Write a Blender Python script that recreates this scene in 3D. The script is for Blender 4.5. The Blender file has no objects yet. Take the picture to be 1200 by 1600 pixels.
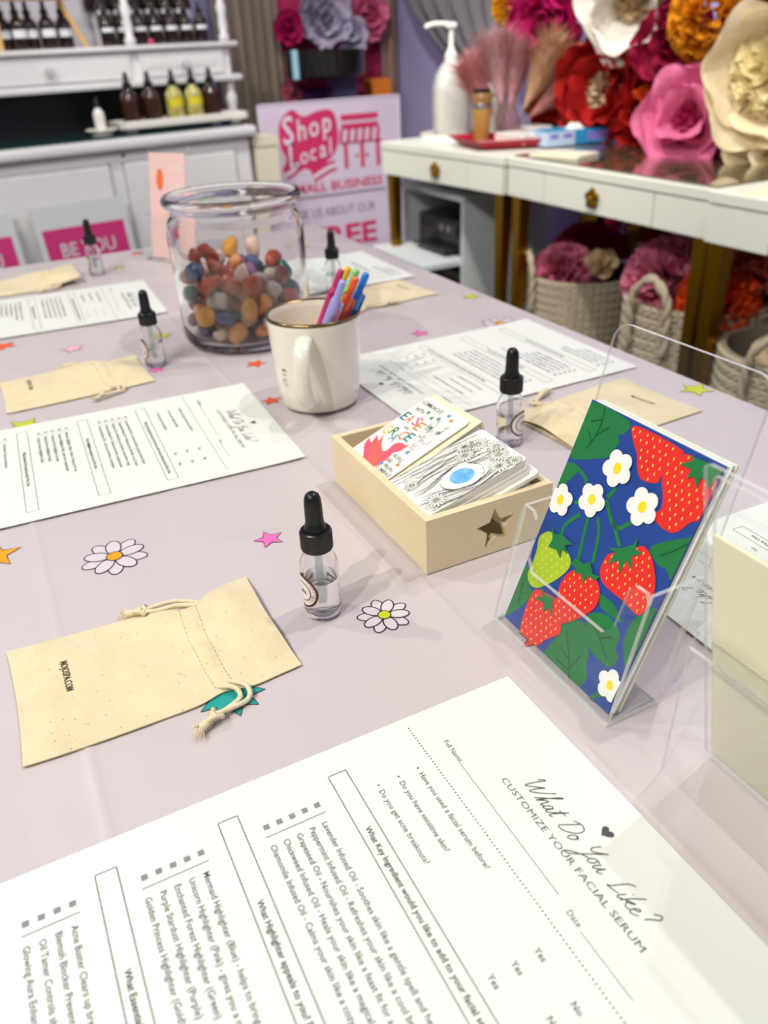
import bpy, bmesh, math, random, json
import numpy as np
from mathutils import Vector, Matrix, Quaternion

scene = bpy.context.scene
C = scene.collection
PI = math.pi
T = 0.74            # height of the table top above the floor

# ------------------------------------------------------------------ camera
cam_d = bpy.data.cameras.new('camera'); cam = bpy.data.objects.new('camera', cam_d); C.objects.link(cam)
scene.camera = cam
cam_d.sensor_fit = 'VERTICAL'; cam_d.sensor_height = 36.0; cam_d.sensor_width = 27.0
cam_d.lens = 36.0 * 1242.1 / 1600.0
cam_d.clip_start = 0.01
def camera_axes(pitch, roll, yaw):
    f = Vector((0, math.cos(pitch), -math.sin(pitch))); r = Vector((1, 0, 0)); u = r.cross(f)
    r2 = math.cos(roll) * r + math.sin(roll) * u; u2 = -math.sin(roll) * r + math.cos(roll) * u
    m = Matrix((r2, u2, -f)).transposed()
    return Matrix.Rotation(yaw, 3, 'Z') @ m
cam.matrix_world = Matrix.Translation((0, 0, T + 0.3344)) @ camera_axes(0.5358174, -0.0497670, -math.radians(25.5)).to_4x4()
cam_d.dof.use_dof = True; cam_d.dof.focus_distance = 0.50; cam_d.dof.aperture_fstop = 7.2

# ------------------------------------------------------------------ world, ceiling spots and an added fill, exposure
world = bpy.data.worlds.new('world'); scene.world = world; world.use_nodes = True
bg = world.node_tree.nodes['Background']
bg.inputs[0].default_value = (0.93, 0.94, 1.0, 1); bg.inputs[1].default_value = 0.33
scene.view_settings.view_transform = 'Standard'; scene.view_settings.look = 'None'
scene.view_settings.exposure = -0.86; scene.view_settings.gamma = 1.0
scene.view_settings.use_curve_mapping = False
def ceiling_or_fill_spot(x, y, power, col=(1, .96, .9), r=.022, z=T + 2.05):
    l = bpy.data.lights.new('ceiling_or_fill_spot', 'POINT'); l.energy = power; l.color = col; l.shadow_soft_size = r
    o = bpy.data.objects.new('ceiling_or_fill_spot', l); o.location = (x, y, z); C.objects.link(o); return o
def wall_spot(loc, aim, power, cone=60, col=(1, .95, .88)):
    l = bpy.data.lights.new('wall_spot', 'SPOT'); l.energy = power; l.color = col; l.shadow_soft_size = .05; l.spot_size = math.radians(cone); l.spot_blend = .6
    o = bpy.data.objects.new('wall_spot', l); o.location = loc; o.rotation_euler = (Vector(aim) - Vector(loc)).to_track_quat('-Z', 'Y').to_euler(); C.objects.link(o)
for a in ((-1.26, -.57, 165), (-1.24, .05, 150), (-1.5, .40, 80), (1.0, .42, 90), (-1.0, 1.7, 110), (1.25, 1.1, 55)):  # last lamp is an added fill for the far end of the table
    ceiling_or_fill_spot(*a)
wall_spot((.7, 1.3, T + 2.05), (2.0, 1.9, T + .2), 210, 70)
wall_spot((.7, 2.2, T + 2.05), (2.0, 2.7, T + .2), 210, 70)
wall_spot((.2, 2.3, T + 2.05), (.4, 3.5, T - .05), 110, 70)
wall_spot((.8, 2.2, T + 2.05), (1.5, 4.0, T + .1), 100, 60)

# ------------------------------------------------------------------ materials
def lin(h):
    h = h.lstrip('#'); v = [int(h[i:i + 2], 16) / 255 for i in (0, 2, 4)]
    return tuple(c / 12.92 if c <= .04045 else ((c + .055) / 1.055) ** 2.4 for c in v) + (1,)
MATS = {}
def mat(name, col, rough=.5, metal=0., spec=.5, noise=None, bump=None, col2=None, sub=0., trans=0., sheen=0., coat=0.):
    """noise=(scale, strength) blends towards col2; bump=(scale, height)"""
    if name in MATS: return MATS[name]
    m = bpy.data.materials.new(name); m.use_nodes = True; nt = m.node_tree; b = nt.nodes['Principled BSDF']
    b.inputs['Base Color'].default_value = lin(col); b.inputs['Roughness'].default_value = rough
    b.inputs['Metallic'].default_value = metal; b.inputs['Specular IOR Level'].default_value = spec
    if coat: b.inputs['Coat Weight'].default_value = coat; b.inputs['Coat Roughness'].default_value = .1
    if sheen: b.inputs['Sheen Weight'].default_value = sheen
    if noise or bump: tc = nt.nodes.new('ShaderNodeTexCoord')
    if noise:
        n = nt.nodes.new('ShaderNodeTexNoise'); n.inputs['Scale'].default_value = noise[0]; n.inputs['Detail'].default_value = 4
        nt.links.new(tc.outputs['Object'], n.inputs['Vector'])
        r = nt.nodes.new('ShaderNodeMapRange'); r.inputs[1].default_value = .35; r.inputs[2].default_value = .7; r.inputs[4].default_value = noise[1]
        nt.links.new(n.outputs['Fac'], r.inputs[0])
        mx = nt.nodes.new('ShaderNodeMix'); mx.data_type = 'RGBA'
        mx.inputs[6].default_value = lin(col); mx.inputs[7].default_value = lin(col2 or '#000000')
        nt.links.new(r.outputs[0], mx.inputs[0]); nt.links.new(mx.outputs[2], b.inputs['Base Color'])
    if bump:
        n2 = nt.nodes.new('ShaderNodeTexNoise'); n2.inputs['Scale'].default_value = bump[0]; n2.inputs['Detail'].default_value = 3
        nt.links.new(tc.outputs['Object'], n2.inputs['Vector'])
        bp = nt.nodes.new('ShaderNodeBump'); bp.inputs['Distance'].default_value = bump[1]; bp.inputs['Strength'].default_value = 1
        nt.links.new(n2.outputs['Fac'], bp.inputs['Height']); nt.links.new(bp.outputs[0], b.inputs['Normal'])
    if trans:
        out = nt.nodes['Material Output']; t = nt.nodes.new('ShaderNodeBsdfTranslucent'); t.inputs[0].default_value = lin(col)
        if noise: nt.links.new(mx.outputs[2], t.inputs[0])
        ms = nt.nodes.new('ShaderNodeMixShader'); ms.inputs[0].default_value = trans
        nt.links.new(b.outputs[0], ms.inputs[1]); nt.links.new(t.outputs[0], ms.inputs[2]); nt.links.new(ms.outputs[0], out.inputs[0])
    MATS[name] = m; return m
def clear(name, tint='#ffffff', ior=1.49, haze=0., hazecol='#ffffff', rough=0.):
    """thin clear plastic or glass: Fresnel reflection over straight transmission, plus an optional milky share"""
    if name in MATS: return MATS[name]
    m = bpy.data.materials.new(name); m.use_nodes = True; nt = m.node_tree
    for n in list(nt.nodes):
        if n.type == 'BSDF_PRINCIPLED': nt.nodes.remove(n)
    out = nt.nodes['Material Output']
    t = nt.nodes.new('ShaderNodeBsdfTransparent'); t.inputs[0].default_value = lin(tint)
    g = nt.nodes.new('ShaderNodeBsdfGlossy'); g.inputs['Roughness'].default_value = rough; g.inputs[0].default_value = (1, 1, 1, 1)
    lw = nt.nodes.new('ShaderNodeLayerWeight'); lw.inputs[0].default_value = .5
    pw = nt.nodes.new('ShaderNodeMath'); pw.operation = 'POWER'; pw.inputs[1].default_value = 5; nt.links.new(lw.outputs['Facing'], pw.inputs[0])
    f0 = ((ior - 1) / (ior + 1)) ** 2
    fr = nt.nodes.new('ShaderNodeMath'); fr.operation = 'MULTIPLY_ADD'; fr.inputs[1].default_value = 1 - f0; fr.inputs[2].default_value = f0; nt.links.new(pw.outputs[0], fr.inputs[0])
    ms = nt.nodes.new('ShaderNodeMixShader'); nt.links.new(fr.outputs[0], ms.inputs[0])
    src = t
    if haze:
        d = nt.nodes.new('ShaderNodeBsdfDiffuse'); d.inputs[0].default_value = lin(hazecol)
        mh = nt.nodes.new('ShaderNodeMixShader'); mh.inputs[0].default_value = haze
        nt.links.new(t.outputs[0], mh.inputs[1]); nt.links.new(d.outputs[0], mh.inputs[2]); src = mh
    nt.links.new(src.outputs[0], ms.inputs[1]); nt.links.new(g.outputs[0], ms.inputs[2]); nt.links.new(ms.outputs[0], out.inputs[0])
    MATS[name] = m; return m
def glass(name, col='#ffffff', ior=1.45, rough=0.):
    if name in MATS: return MATS[name]
    m = bpy.data.materials.new(name); m.use_nodes = True; b = m.node_tree.nodes['Principled BSDF']
    b.inputs['Base Color'].default_value = lin(col); b.inputs['Roughness'].default_value = rough
    b.inputs['IOR'].default_value = ior; b.inputs['Transmission Weight'].default_value = 1
    MATS[name] = m; return m

# ------------------------------------------------------------------ mesh builder
class MB:
    def __init__(s): s.v = []; s.f = []; s.mi = []; s.cur = 0
    def add(s, vs, fs, fn=None):
        o = len(s.v)
        s.v += [tuple(fn(Vector(p))) if fn else tuple(p) for p in vs]
        s.f += [tuple(i + o for i in f) for f in fs]; s.mi += [s.cur] * len(fs); return s
    def box(s, x0, x1, y0, y1, z0, z1, bev=0., fn=None):
        if bev > 0:
            bm = bmesh.new(); bmesh.ops.create_cube(bm, size=1)
            for v in bm.verts: v.co = Vector(((x0 + x1) / 2 + v.co.x * (x1 - x0), (y0 + y1) / 2 + v.co.y * (y1 - y0), (z0 + z1) / 2 + v.co.z * (z1 - z0)))
            bmesh.ops.bevel(bm, geom=bm.edges[:] , offset=min(bev, .45 * min(x1 - x0, y1 - y0, z1 - z0)), segments=2, affect='EDGES', profile=.5)
            bm.verts.ensure_lookup_table(); bm.verts.index_update()
            vs = [v.co.copy() for v in bm.verts]; fs = [[v.index for v in f.verts] for f in bm.faces]; bm.free()
            return s.add(vs, fs, fn)
        vs = [(x, y, z) for z in (z0, z1) for y in (y0, y1) for x in (x0, x1)]
        return s.add(vs, [(0, 2, 3, 1), (4, 5, 7, 6), (0, 1, 5, 4), (2, 6, 7, 3), (0, 4, 6, 2), (1, 3, 7, 5)], fn)
    def lathe(s, prof, n=24, fn=None, cap0=True, cap1=True, wob=None):
        vs = []; fs = []
        for (r, z) in prof:
            for i in range(n):
                a = 2 * PI * i / n; rr = r * (wob(a, z) if wob else 1)
                vs.append((rr * math.cos(a), rr * math.sin(a), z))
        m = len(prof)
        for k in range(m - 1):
            for i in range(n):
                j = (i + 1) % n; fs.append((k * n + i, k * n + j, (k + 1) * n + j, (k + 1) * n + i))
        if cap0: fs.append(tuple(reversed(range(n))))
        if cap1: fs.append(tuple(range((m - 1) * n, m * n)))
        return s.add(vs, fs, fn)
    def tube(s, pts, r, n=8, caps=True, fn=None):
        pts = [Vector(p) for p in pts]; rs = r if isinstance(r, (list, tuple)) else [r] * len(pts)
        vs = []; fs = []; nrm = None
        for k, p in enumerate(pts):
            d = (pts[min(k + 1, len(pts) - 1)] - pts[max(k - 1, 0)]).normalized()
            if nrm is None: nrm = d.orthogonal().normalized()
            else:
                nrm = (nrm - d * nrm.dot(d)); nrm = nrm.normalized() if nrm.length > 1e-6 else d.orthogonal().normalized()
            b = d.cross(nrm)
            for i in range(n):
                a = 2 * PI * i / n; vs.append(p + (nrm * math.cos(a) + b * math.sin(a)) * rs[k])
        for k in range(len(pts) - 1):
            for i in range(n):
                j = (i + 1) % n; fs.append((k * n + i, k * n + j, (k + 1) * n + j, (k + 1) * n + i))
        if caps: fs += [tuple(reversed(range(n))), tuple(range((len(pts) - 1) * n, len(pts) * n))]
        return s.add(vs, fs, fn)
    def grid(s, f, nu, nv, closed_u=False):
        vs = []; fs = []
        for j in range(nv + 1):
            for i in range(nu + (0 if closed_u else 1)): vs.append(f(i / nu, j / nv))
        w = nu if closed_u else nu + 1
        for j in range(nv):
            for i in range(nu):
                i2 = (i + 1) % w; fs.append((j * w + i, j * w + i2, (j + 1) * w + i2, (j + 1) * w + i))
        return s.add(vs, fs)
    def poly(s, pts, z=0., fn=None):
        if area(pts) < 0: pts = pts[::-1]
        return s.add([(p[0], p[1], z) for p in pts], [tuple(range(len(pts)))], fn)
    def prism(s, pts, z0, z1, fn=None, edge=None):
        if area(pts) < 0: pts = pts[::-1]
        n = len(pts); vs = [(p[0], p[1], z0) for p in pts] + [(p[0], p[1], z1) for p in pts]
        c = s.cur
        s.add(vs, [tuple(reversed(range(n))), tuple(range(n, 2 * n))], fn)
        o = len(s.v) - 2 * n
        if edge is not None: s.cur = edge
        s.f += [(o + i, o + (i + 1) % n, o + n + (i + 1) % n, o + n + i) for i in range(n)]; s.mi += [s.cur] * n
        s.cur = c; return s
    def stroke(s, pts, w, z=0., closed=False, fn=None):
        """flat ribbon along a 2D polyline"""
        P = [Vector((p[0], p[1])) for p in pts]
        if closed: P = P + [P[0]]
        vs = []
        for k, p in enumerate(P):
            a = P[k - 1] if k > 0 else (P[-2] if closed else p); b = P[k + 1] if k < len(P) - 1 else (P[1] if closed else p)
            d = b - a; d = d.normalized() if d.length > 1e-9 else Vector((1, 0)); nn = Vector((-d.y, d.x))
            ww = w[k] if isinstance(w, (list, tuple)) else w
            vs += [(p.x + nn.x * ww / 2, p.y + nn.y * ww / 2, z), (p.x - nn.x * ww / 2, p.y - nn.y * ww / 2, z)]
        return s.add(vs, [(2 * k + 1, 2 * k + 3, 2 * k + 2, 2 * k) for k in range(len(P) - 1)], fn)
    def mesh(s, me, fn=None):
        return s.add([v.co for v in me.vertices], [tuple(p.vertices) for p in me.polygons], fn)
    def build(s, name, m, parent=None, loc=None, rot=None, smooth=False, link=True):
        me = bpy.data.meshes.new(name); me.from_pydata([tuple(v) for v in s.v], [], s.f); me.update()
        ms = m if isinstance(m, (list, tuple)) else [m]
        for x in ms: me.materials.append(x)
        if len(ms) > 1: me.polygons.foreach_set('material_index', s.mi)
        if smooth:
            me.polygons.foreach_set('use_smooth', [True] * len(me.polygons))
            if smooth is not True: me.set_sharp_from_angle(angle=math.radians(smooth))
        return obj(name, me, parent, loc, rot) if link else me
def area(p): return sum(p[i][0] * p[(i + 1) % len(p)][1] - p[(i + 1) % len(p)][0] * p[i][1] for i in range(len(p))) / 2
def obj(name, me, parent=None, loc=None, rot=None, m=None):
    o = bpy.data.objects.new(name, me); C.objects.link(o)
    if parent: o.parent = parent
    if loc: o.location = loc
    if rot is not None: o.rotation_euler = rot
    if m:
        o.material_slots[0].link = 'OBJECT'; o.material_slots[0].material = m
    return o
def thing(name, label, cat, loc=(0, 0, 0), rotz=0., group=None):
    o = bpy.data.objects.new(name, None); C.objects.link(o); o.empty_display_size = .05
    o.location = loc; o.rotation_euler = (0, 0, rotz); return tag(o, label, cat, group)
def tag(o, label, cat, group=None):
    o['label'] = label; o['category'] = cat
    if group: o['group'] = group
    return o
def struct(o): o['kind'] = 'structure'; return o
def children(o): return [c for c in list(C.objects) if c.parent == o]
def copy_tree(o, parent=None):
    c = o.copy(); C.objects.link(c); c.parent = parent
    for ch in children(o): copy_tree(ch, c)
    return c
def dup(o, label, loc, rotz=0., group=None):
    c = copy_tree(o); c.location = loc; c.rotation_euler = (0, 0, rotz); c['label'] = label
    if group: c['group'] = group
    return c
def smoothpath(pts, n=6, closed=False):
    P = [Vector(p) for p in pts]; out = []; m = len(P)
    for k in range(m if closed else m - 1):
        g = (lambda i: P[i % m]) if closed else (lambda i: P[min(max(i, 0), m - 1)])
        a, b, c, d = g(k - 1), g(k), g(k + 1), g(k + 2)
        for i in range(n):
            t = i / n; out.append(.5 * ((2 * b) + (c - a) * t + (2 * a - 5 * b + 4 * c - d) * t * t + (3 * b - a - 3 * c + d) * t ** 3))
    if not closed: out.append(P[-1])
    return out
def rrect(x0, x1, y0, y1, r, n=5):
    pts = []
    for cx, cy, a0 in ((x1 - r, y1 - r, 0), (x0 + r, y1 - r, PI / 2), (x0 + r, y0 + r, PI), (x1 - r, y0 + r, 1.5 * PI)):
        pts += [(cx + r * math.cos(a0 + PI / 2 * i / n), cy + r * math.sin(a0 + PI / 2 * i / n)) for i in range(n + 1)]
    return pts
def ell(cx, cy, a, b=None, n=24, rot=0.):
    b = b or a; c, s_ = math.cos(rot), math.sin(rot)
    return [(cx + a * math.cos(t) * c - b * math.sin(t) * s_, cy + a * math.cos(t) * s_ + b * math.sin(t) * c) for t in (2 * PI * i / n for i in range(n))]
def star(cx, cy, R, r, n=5, a0=PI / 2):
    return [(cx + (R if i % 2 == 0 else r) * math.cos(a0 + PI * i / n), cy + (R if i % 2 == 0 else r) * math.sin(a0 + PI * i / n)) for i in range(2 * n)]
TXT = {}
def txt(s, bold=0., shear=0.):
    """lettering of size 1 as a flat mesh, with its width"""
    k = (s, bold, shear)
    if k not in TXT:
        cu = bpy.data.curves.new('t', 'FONT'); cu.body = s; cu.size = 1; cu.resolution_u = 2; cu.offset = bold; cu.shear = shear; cu.fill_mode = 'FRONT'
        o = bpy.data.objects.new('t', cu); C.objects.link(o)
        dg = bpy.context.evaluated_depsgraph_get(); dg.update()
        me = bpy.data.meshes.new_from_object(o.evaluated_get(dg)); bpy.data.objects.remove(o); bpy.data.curves.remove(cu)
        xs = [v.co.x for v in me.vertices]; TXT[k] = (me, min(xs), max(xs) - min(xs))
    return TXT[k]
def write(mb, s, x, y, size=None, width=None, z=0., align='L', rot=0., bold=0., shear=0., xs=1.):
    me, x0, w = txt(s, bold, shear)
    if size is None: size = width / w
    if width is not None: xs = width / (w * size)
    off = {'L': 0, 'C': -w / 2, 'R': -w}[align]; c, sn = math.cos(rot), math.sin(rot)
    def fn(p):
        a = (p.x - x0 + off) * size * xs; b = p.y * size
        return (x + a * c - b * sn, y + a * sn + b * c, z)
    return mb.mesh(me, fn)
rnd = random.Random(7)
ART = json.loads('''{"leaf":[[[-0.85,151.34],[32.36,150.84],[33.71,143.65],[29.52,140.77],[32.42,137.59],[30.64,130.61],[31.21,128.0],[19.51,121.81],[6.84,116.07],[1.73,115.29],[-1.16,121.66],[-3.6,141.61]],[[1.43,112.19],[11.74,111.78],[9.54,106.48],[4.32,96.88],[-2.41,91.03],[-1.32,102.09]],[[-1.03,40.77],[8.98,35.1],[10.97,28.43],[16.06,28.12],[11.61,16.37],[1.47,1.11],[-1.2,1.15],[-1.67,24.73]],[[45.09,22.77],[54.46,31.9],[61.24,34.42],[68.67,27.45],[73.55,21.24],[74.86,14.29],[79.26,7.24],[77.07,-0.61],[75.13,-4.06],[44.85,-1.17],[42.29,0.97],[47.38,17.49]],[[61.45,37.39],[64.0,43.12],[74.87,47.93],[86.78,43.89],[88.27,35.23],[92.62,31.11],[89.9,23.23],[80.84,22.31],[74.05,23.67],[66.64,29.06]],[[81.23,96.08],[90.23,104.34],[100.73,111.87],[103.38,115.64],[103.7,98.03],[101.9,86.84],[95.82,90.18],[91.01,89.69],[84.61,91.77]],[[63.39,55.47],[73.97,55.73],[80.61,52.59],[84.44,49.33],[76.29,48.75],[67.25,49.19]],[[90.7,43.51],[90.72,55.67],[99.07,68.38],[102.08,66.14],[102.4,47.89],[100.85,29.57],[94.18,36.16]]],"red":[[[38.52,150.18],[73.55,149.95],[72.19,144.89],[68.61,137.61],[68.37,128.9],[63.63,126.31],[56.78,125.55],[51.27,130.17],[47.32,136.87],[41.66,141.65]],[[69.38,143.83],[81.21,149.58],[104.27,144.73],[106.96,138.43],[104.12,124.15],[98.04,119.53],[92.87,111.41],[88.67,108.55],[80.99,108.54],[74.79,111.7],[77.15,116.71],[75.49,122.6],[69.88,130.84],[67.59,137.87]],[[15.69,28.69],[21.49,32.61],[37.08,35.2],[44.75,33.61],[46.69,23.72],[48.18,17.97],[40.55,8.9],[33.39,-1.55],[21.85,-2.49],[17.23,2.5],[14.93,15.14]],[[42.93,60.31],[51.5,63.3],[61.45,58.64],[64.59,51.91],[63.35,44.17],[54.46,31.9],[45.21,24.32],[38.24,29.92],[33.8,43.79],[36.2,53.9]],[[73.86,91.85],[78.77,94.23],[86.19,90.56],[93.81,81.29],[96.18,73.36],[95.74,65.2],[92.88,59.59],[86.38,59.94],[78.41,60.93],[64.53,61.69],[58.29,65.41],[56.53,71.54],[58.13,78.65],[66.08,84.65]]],"lime":[[[2.68,61.21],[8.97,68.01],[16.91,66.51],[29.84,63.9],[34.91,57.64],[29.99,46.21],[19.5,33.82],[12.02,30.54],[5.47,34.79],[5.46,44.09],[4.53,52.88]]],"calyx":[[[76.79,142.74],[83.74,147.98],[80.54,149.33],[92.85,150.19],[101.23,150.31],[103.93,143.97],[99.01,143.22],[99.64,137.86],[95.84,141.95],[92.05,141.69],[92.04,135.98],[87.83,140.64],[84.43,138.0],[84.75,143.25]],[[9.03,73.34],[14.18,68.96],[19.44,71.45],[31.18,70.44],[25.64,67.01],[30.19,63.34],[24.53,63.5],[25.71,58.14],[20.22,61.38],[13.33,59.5],[14.27,65.24]],[[35.04,59.17],[37.04,64.57],[44.42,64.68],[48.48,68.17],[53.71,63.03],[58.95,64.35],[57.22,60.62],[50.5,59.93],[49.73,54.5],[45.1,58.54],[40.28,56.03],[40.17,59.61]],[[55.41,81.51],[65.12,86.24],[71.1,91.87],[71.78,96.92],[73.77,90.45],[79.21,90.43],[73.1,85.39],[77.82,78.97],[70.77,81.5],[70.54,72.48],[66.43,79.32],[60.31,73.46],[61.98,81.94]],[[19.64,35.42],[26.04,32.84],[33.05,34.45],[37.76,23.69],[32.06,27.16],[30.48,22.5],[27.23,27.45],[18.81,25.8],[25.05,30.78]]],"stem":[[[22.88,106.07],[17.06,110.24],[5.8,112.4]],[[40.36,106.26],[43.65,113.97]],[[40.25,104.8],[49.45,96.21],[56.35,94.49],[63.77,102.7]],[[51.66,95.81],[62.59,85.7]],[[32.8,90.1],[39.13,61.26]],[[39.31,93.03],[44.88,85.63],[49.6,68.03]],[[26.26,88.6],[18.75,77.82],[18.94,70.47]],[[18.38,92.46],[22.32,94.9]],[[86.78,-3.19],[88.79,3.09],[95.28,8.2]]],"vein":[[[10.37,124.47],[13.84,134.46],[13.94,144.6],[12.04,151.15]],[[13.94,144.6],[5.9,140.41]],[[13.84,134.46],[21.23,142.8]],[[12.55,129.65],[7.1,134.98]],[[68.79,-4.01],[62.45,9.25],[51.57,22.93]],[[62.45,9.25],[52.27,11.63]],[[65.08,5.13],[68.65,16.04]],[[86.41,25.83],[76.03,33.3],[67.87,36.87]],[[76.03,33.3],[82.47,38.57]],[[101.16,108.26],[94.45,99.88],[89.03,94.61]],[[7.2,15.44],[3.94,27.74]],[[53.18,3.37],[64.98,3.62]]],"flower":[[[39.49,124.17],[50.71,128.58]],[[7.95,89.41],[18.17,93.84]],[[31.03,100.41],[41.57,104.95]],[[66.21,112.6],[77.26,117.42]],[[95.92,15.5],[104.56,21.25]]],"bird":[[2.79,1.2],[4.08,3.19],[18.79,7.05],[5.82,16.35],[1.65,24.21],[8.44,22.33],[4.83,30.65],[12.53,27.43],[9.21,34.94],[16.49,28.46],[27.51,22.45],[30.85,25.06],[29.49,32.59],[32.23,37.58],[39.83,38.65],[42.81,40.01],[42.63,36.12],[42.19,31.12],[38.87,26.65],[40.77,18.93],[40.82,9.88],[34.25,0.94],[30.14,-0.58],[14.78,0.08]],"c1text":{"comm":[[1.5,81.07],[32.21,82.29]],"wth":[[4.0,71.91],[16.66,73.35]],"E1":[[5.12,60.94]],"A1":[[12.56,61.02]],"S1":[[21.84,62.55]],"E2":[[29.02,59.7]],"and_":[[16.85,51.77],[24.24,53.17]],"G":[[6.29,40.93]],"R":[[14.9,43.22]],"A2":[[21.61,38.27]],"C":[[26.37,44.81]],"E3":[[33.96,46.62]],"people":[[41.48,25.0],[55.31,25.17]],"are":[[40.77,18.93],[47.76,19.09]],"willing":[[44.26,13.57],[58.86,14.0]],"to":[[38.99,8.41],[62.18,8.17]],"what":[[37.39,1.69],[61.45,2.47]]},"c1star":[[41.22,82.62],[48.44,79.87],[49.58,34.15],[41.17,12.88],[55.91,20.69],[20.46,75.0],[29.44,72.13],[36.22,74.99],[40.44,64.16],[52.38,64.36]],"twig":[[[45.39,38.27],[46.03,47.2],[42.46,57.87],[39.77,64.65]],[[46.03,47.2],[49.35,61.12],[51.74,64.84]],[[42.46,57.87],[42.04,69.27],[36.91,74.48]],[[45.39,38.27],[52.23,48.23],[56.93,55.57]],[[51.19,62.51],[53.78,70.19],[53.06,73.5]],[[45.39,38.27],[53.09,39.66]],[[45.28,50.42],[37.74,54.33]],[[41.69,61.18],[36.15,60.98],[31.61,65.61]],[[39.58,65.49],[30.15,71.62]]],"c2":{"moon":[[45.9,45.72],[48.53,54.11],[33.89,49.92]],"ov":[[48.31,26.89],[25.22,46.5],[30.52,56.55],[41.5,62.6],[51.33,58.46],[63.36,46.74],[63.3,33.56],[56.59,23.56]],"fl":[[19.66,78.86],[43.01,68.2],[50.14,78.08],[56.25,16.88],[26.99,86.33],[30.13,5.72]]}}''')

# ================================================================== room shell
WX, WY = 2.25, 4.32
m_lilac = mat('lilac_paint', '#a9a4d2', .8, noise=(3, .25), col2='#9d98c6')
m_floor = mat('dark_floor', '#4d4440', .5, noise=(6, .5), col2='#3a322f')
struct(MB().box(-2.6, WX + .1, -1.6, WY + .1, -.06, 0).build('floor', m_floor))
struct(MB().box(-2.6, WX + .1, WY, WY + .1, 0, 2.85).build('wall_back', m_lilac))
struct(MB().box(WX, WX + .1, -1.6, WY, 0, 2.85).build('wall_right', m_lilac))

# ================================================================== table with its plastic cloth
TX0, TX1, TY0, TY1 = -.22, .66, -.14, 1.665
tb = thing('folding_table', 'long white folding table hidden under the lilac plastic cloth', 'table', (0, 0, 0))
m_plastic = mat('table_plastic', '#d9d6d2', .5)
MB().box(TX0 + .006, TX1 - .006, TY0 + .006, TY1 - .006, T - .045, T - .006, .004).build('tabletop', m_plastic, tb)
m_steel = mat('grey_steel', '#8a8a8a', .35, 1)
for x in (TX0 + .08, TX1 - .08):
    for y in (TY0 + .2, TY1 - .2):
        MB().tube([(x, y, 0), (x, y, T - .04)], .014, 10).build('leg', m_steel, tb, smooth=40)

nrng = np.random.RandomState(4)
_cre = [(nrng.uniform(-.1, .7), nrng.uniform(0, 1.6), nrng.uniform(0, PI), nrng.uniform(.04, .14), nrng.uniform(.0002, .0007)) for _ in range(46)]
def cloth_z(x, y):
    z = -.0009
    for fx, h in ((.223, .0008), (-.018, .0009), (.44, .0004)):
        z += h * math.exp(-((x - fx) / .0032) ** 2)
    z += .0007 * math.exp(-((y - .93) / .003) ** 2)
    for cx, cy, a, L, h in _cre:
        dx, dy = x - cx, y - cy; u = dx * math.cos(a) + dy * math.sin(a); v = -dx * math.sin(a) + dy * math.cos(a)
        if abs(u) < L * 2 and abs(v) < .03: z += h * math.exp(-(u / L) ** 2 - (v / .006) ** 2)
    return z
def cloth_mesh():
    xs = sorted(set([round(TX0 + (TX1 - TX0) * i / 150, 4) for i in range(151)] + [round(f + d, 4) for f in (.223, -.018) for d in (-.004, -.002, 0, .002, .004)]))
    ys = [TY0 + (TY1 - TY0) * j / 220 for j in range(221)]
    drop = [0, .004, .02, .05, .09, .14, .19, .24]
    # cross-section parameters: negative = over the left edge, etc.
    X = [(TX0 - .004 - .01 * k, -d, 0) for k, d in reversed(list(enumerate(drop)))] + [(x, 0, 1) for x in xs] + [(TX1 + .003 + .006 * k, -d, 0) for k, d in enumerate(drop)]
    Y = [(TY0 - .004 - .01 * k, -d, 0) for k, d in reversed(list(enumerate(drop)))] + [(y, 0, 1) for y in ys] + [(TY1 + .003 + .006 * k, -d, 0) for k, d in enumerate(drop)]
    vs = []; fs = []
    for (y, dy, iy) in Y:
        for (x, dx, ix) in X:
            d = min(dx, dy); w = -d
            px = x + (.016 * w / .24 * math.sin(y * 26) if not ix else 0); py = y + (.016 * w / .24 * math.sin(x * 24) if not iy else 0)
            z = T + (cloth_z(x, y) if ix and iy else d - .001)
            vs.append((px, py, z))
    n = len(X)
    for j in range(len(Y) - 1):
        for i in range(n - 1): fs.append((j * n + i, j * n + i + 1, (j + 1) * n + i + 1, (j + 1) * n + i))
    return MB().add(vs, fs)
m_cloth = mat('plastic_cloth', '#c8bfc0', .34, spec=.35, noise=(5, .5), col2='#c2b8ba')
nt = m_cloth.node_tree; b = nt.nodes['Principled BSDF']
tc = nt.nodes.new('ShaderNodeTexCoord'); vo = nt.nodes.new('ShaderNodeTexVoronoi'); vo.inputs['Scale'].default_value = 11; vo.feature = 'F1'
ns = nt.nodes.new('ShaderNodeTexNoise'); ns.inputs['Scale'].default_value = 7; ns.inputs['Detail'].default_value = 2
mx = nt.nodes.new('ShaderNodeMix'); mx.data_type = 'VECTOR'; mx.inputs[0].default_value = .12
nt.links.new(tc.outputs['Object'], ns.inputs['Vector']); nt.links.new(tc.outputs['Object'], mx.inputs[4]); nt.links.new(ns.outputs['Color'], mx.inputs[5])
nt.links.new(mx.outputs[1], vo.inputs['Vector'])
bp = nt.nodes.new('ShaderNodeBump'); bp.inputs['Distance'].default_value = .007; bp.inputs['Strength'].default_value = .6
nt.links.new(vo.outputs['Distance'], bp.inputs['Height']); nt.links.new(bp.outputs[0], b.inputs['Normal'])
cloth = cloth_mesh().build('tablecloth', m_cloth, smooth=True)
tag(cloth, 'lilac plastic tablecloth printed with daisies and stars, creased by its folds', 'tablecloth')

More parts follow.
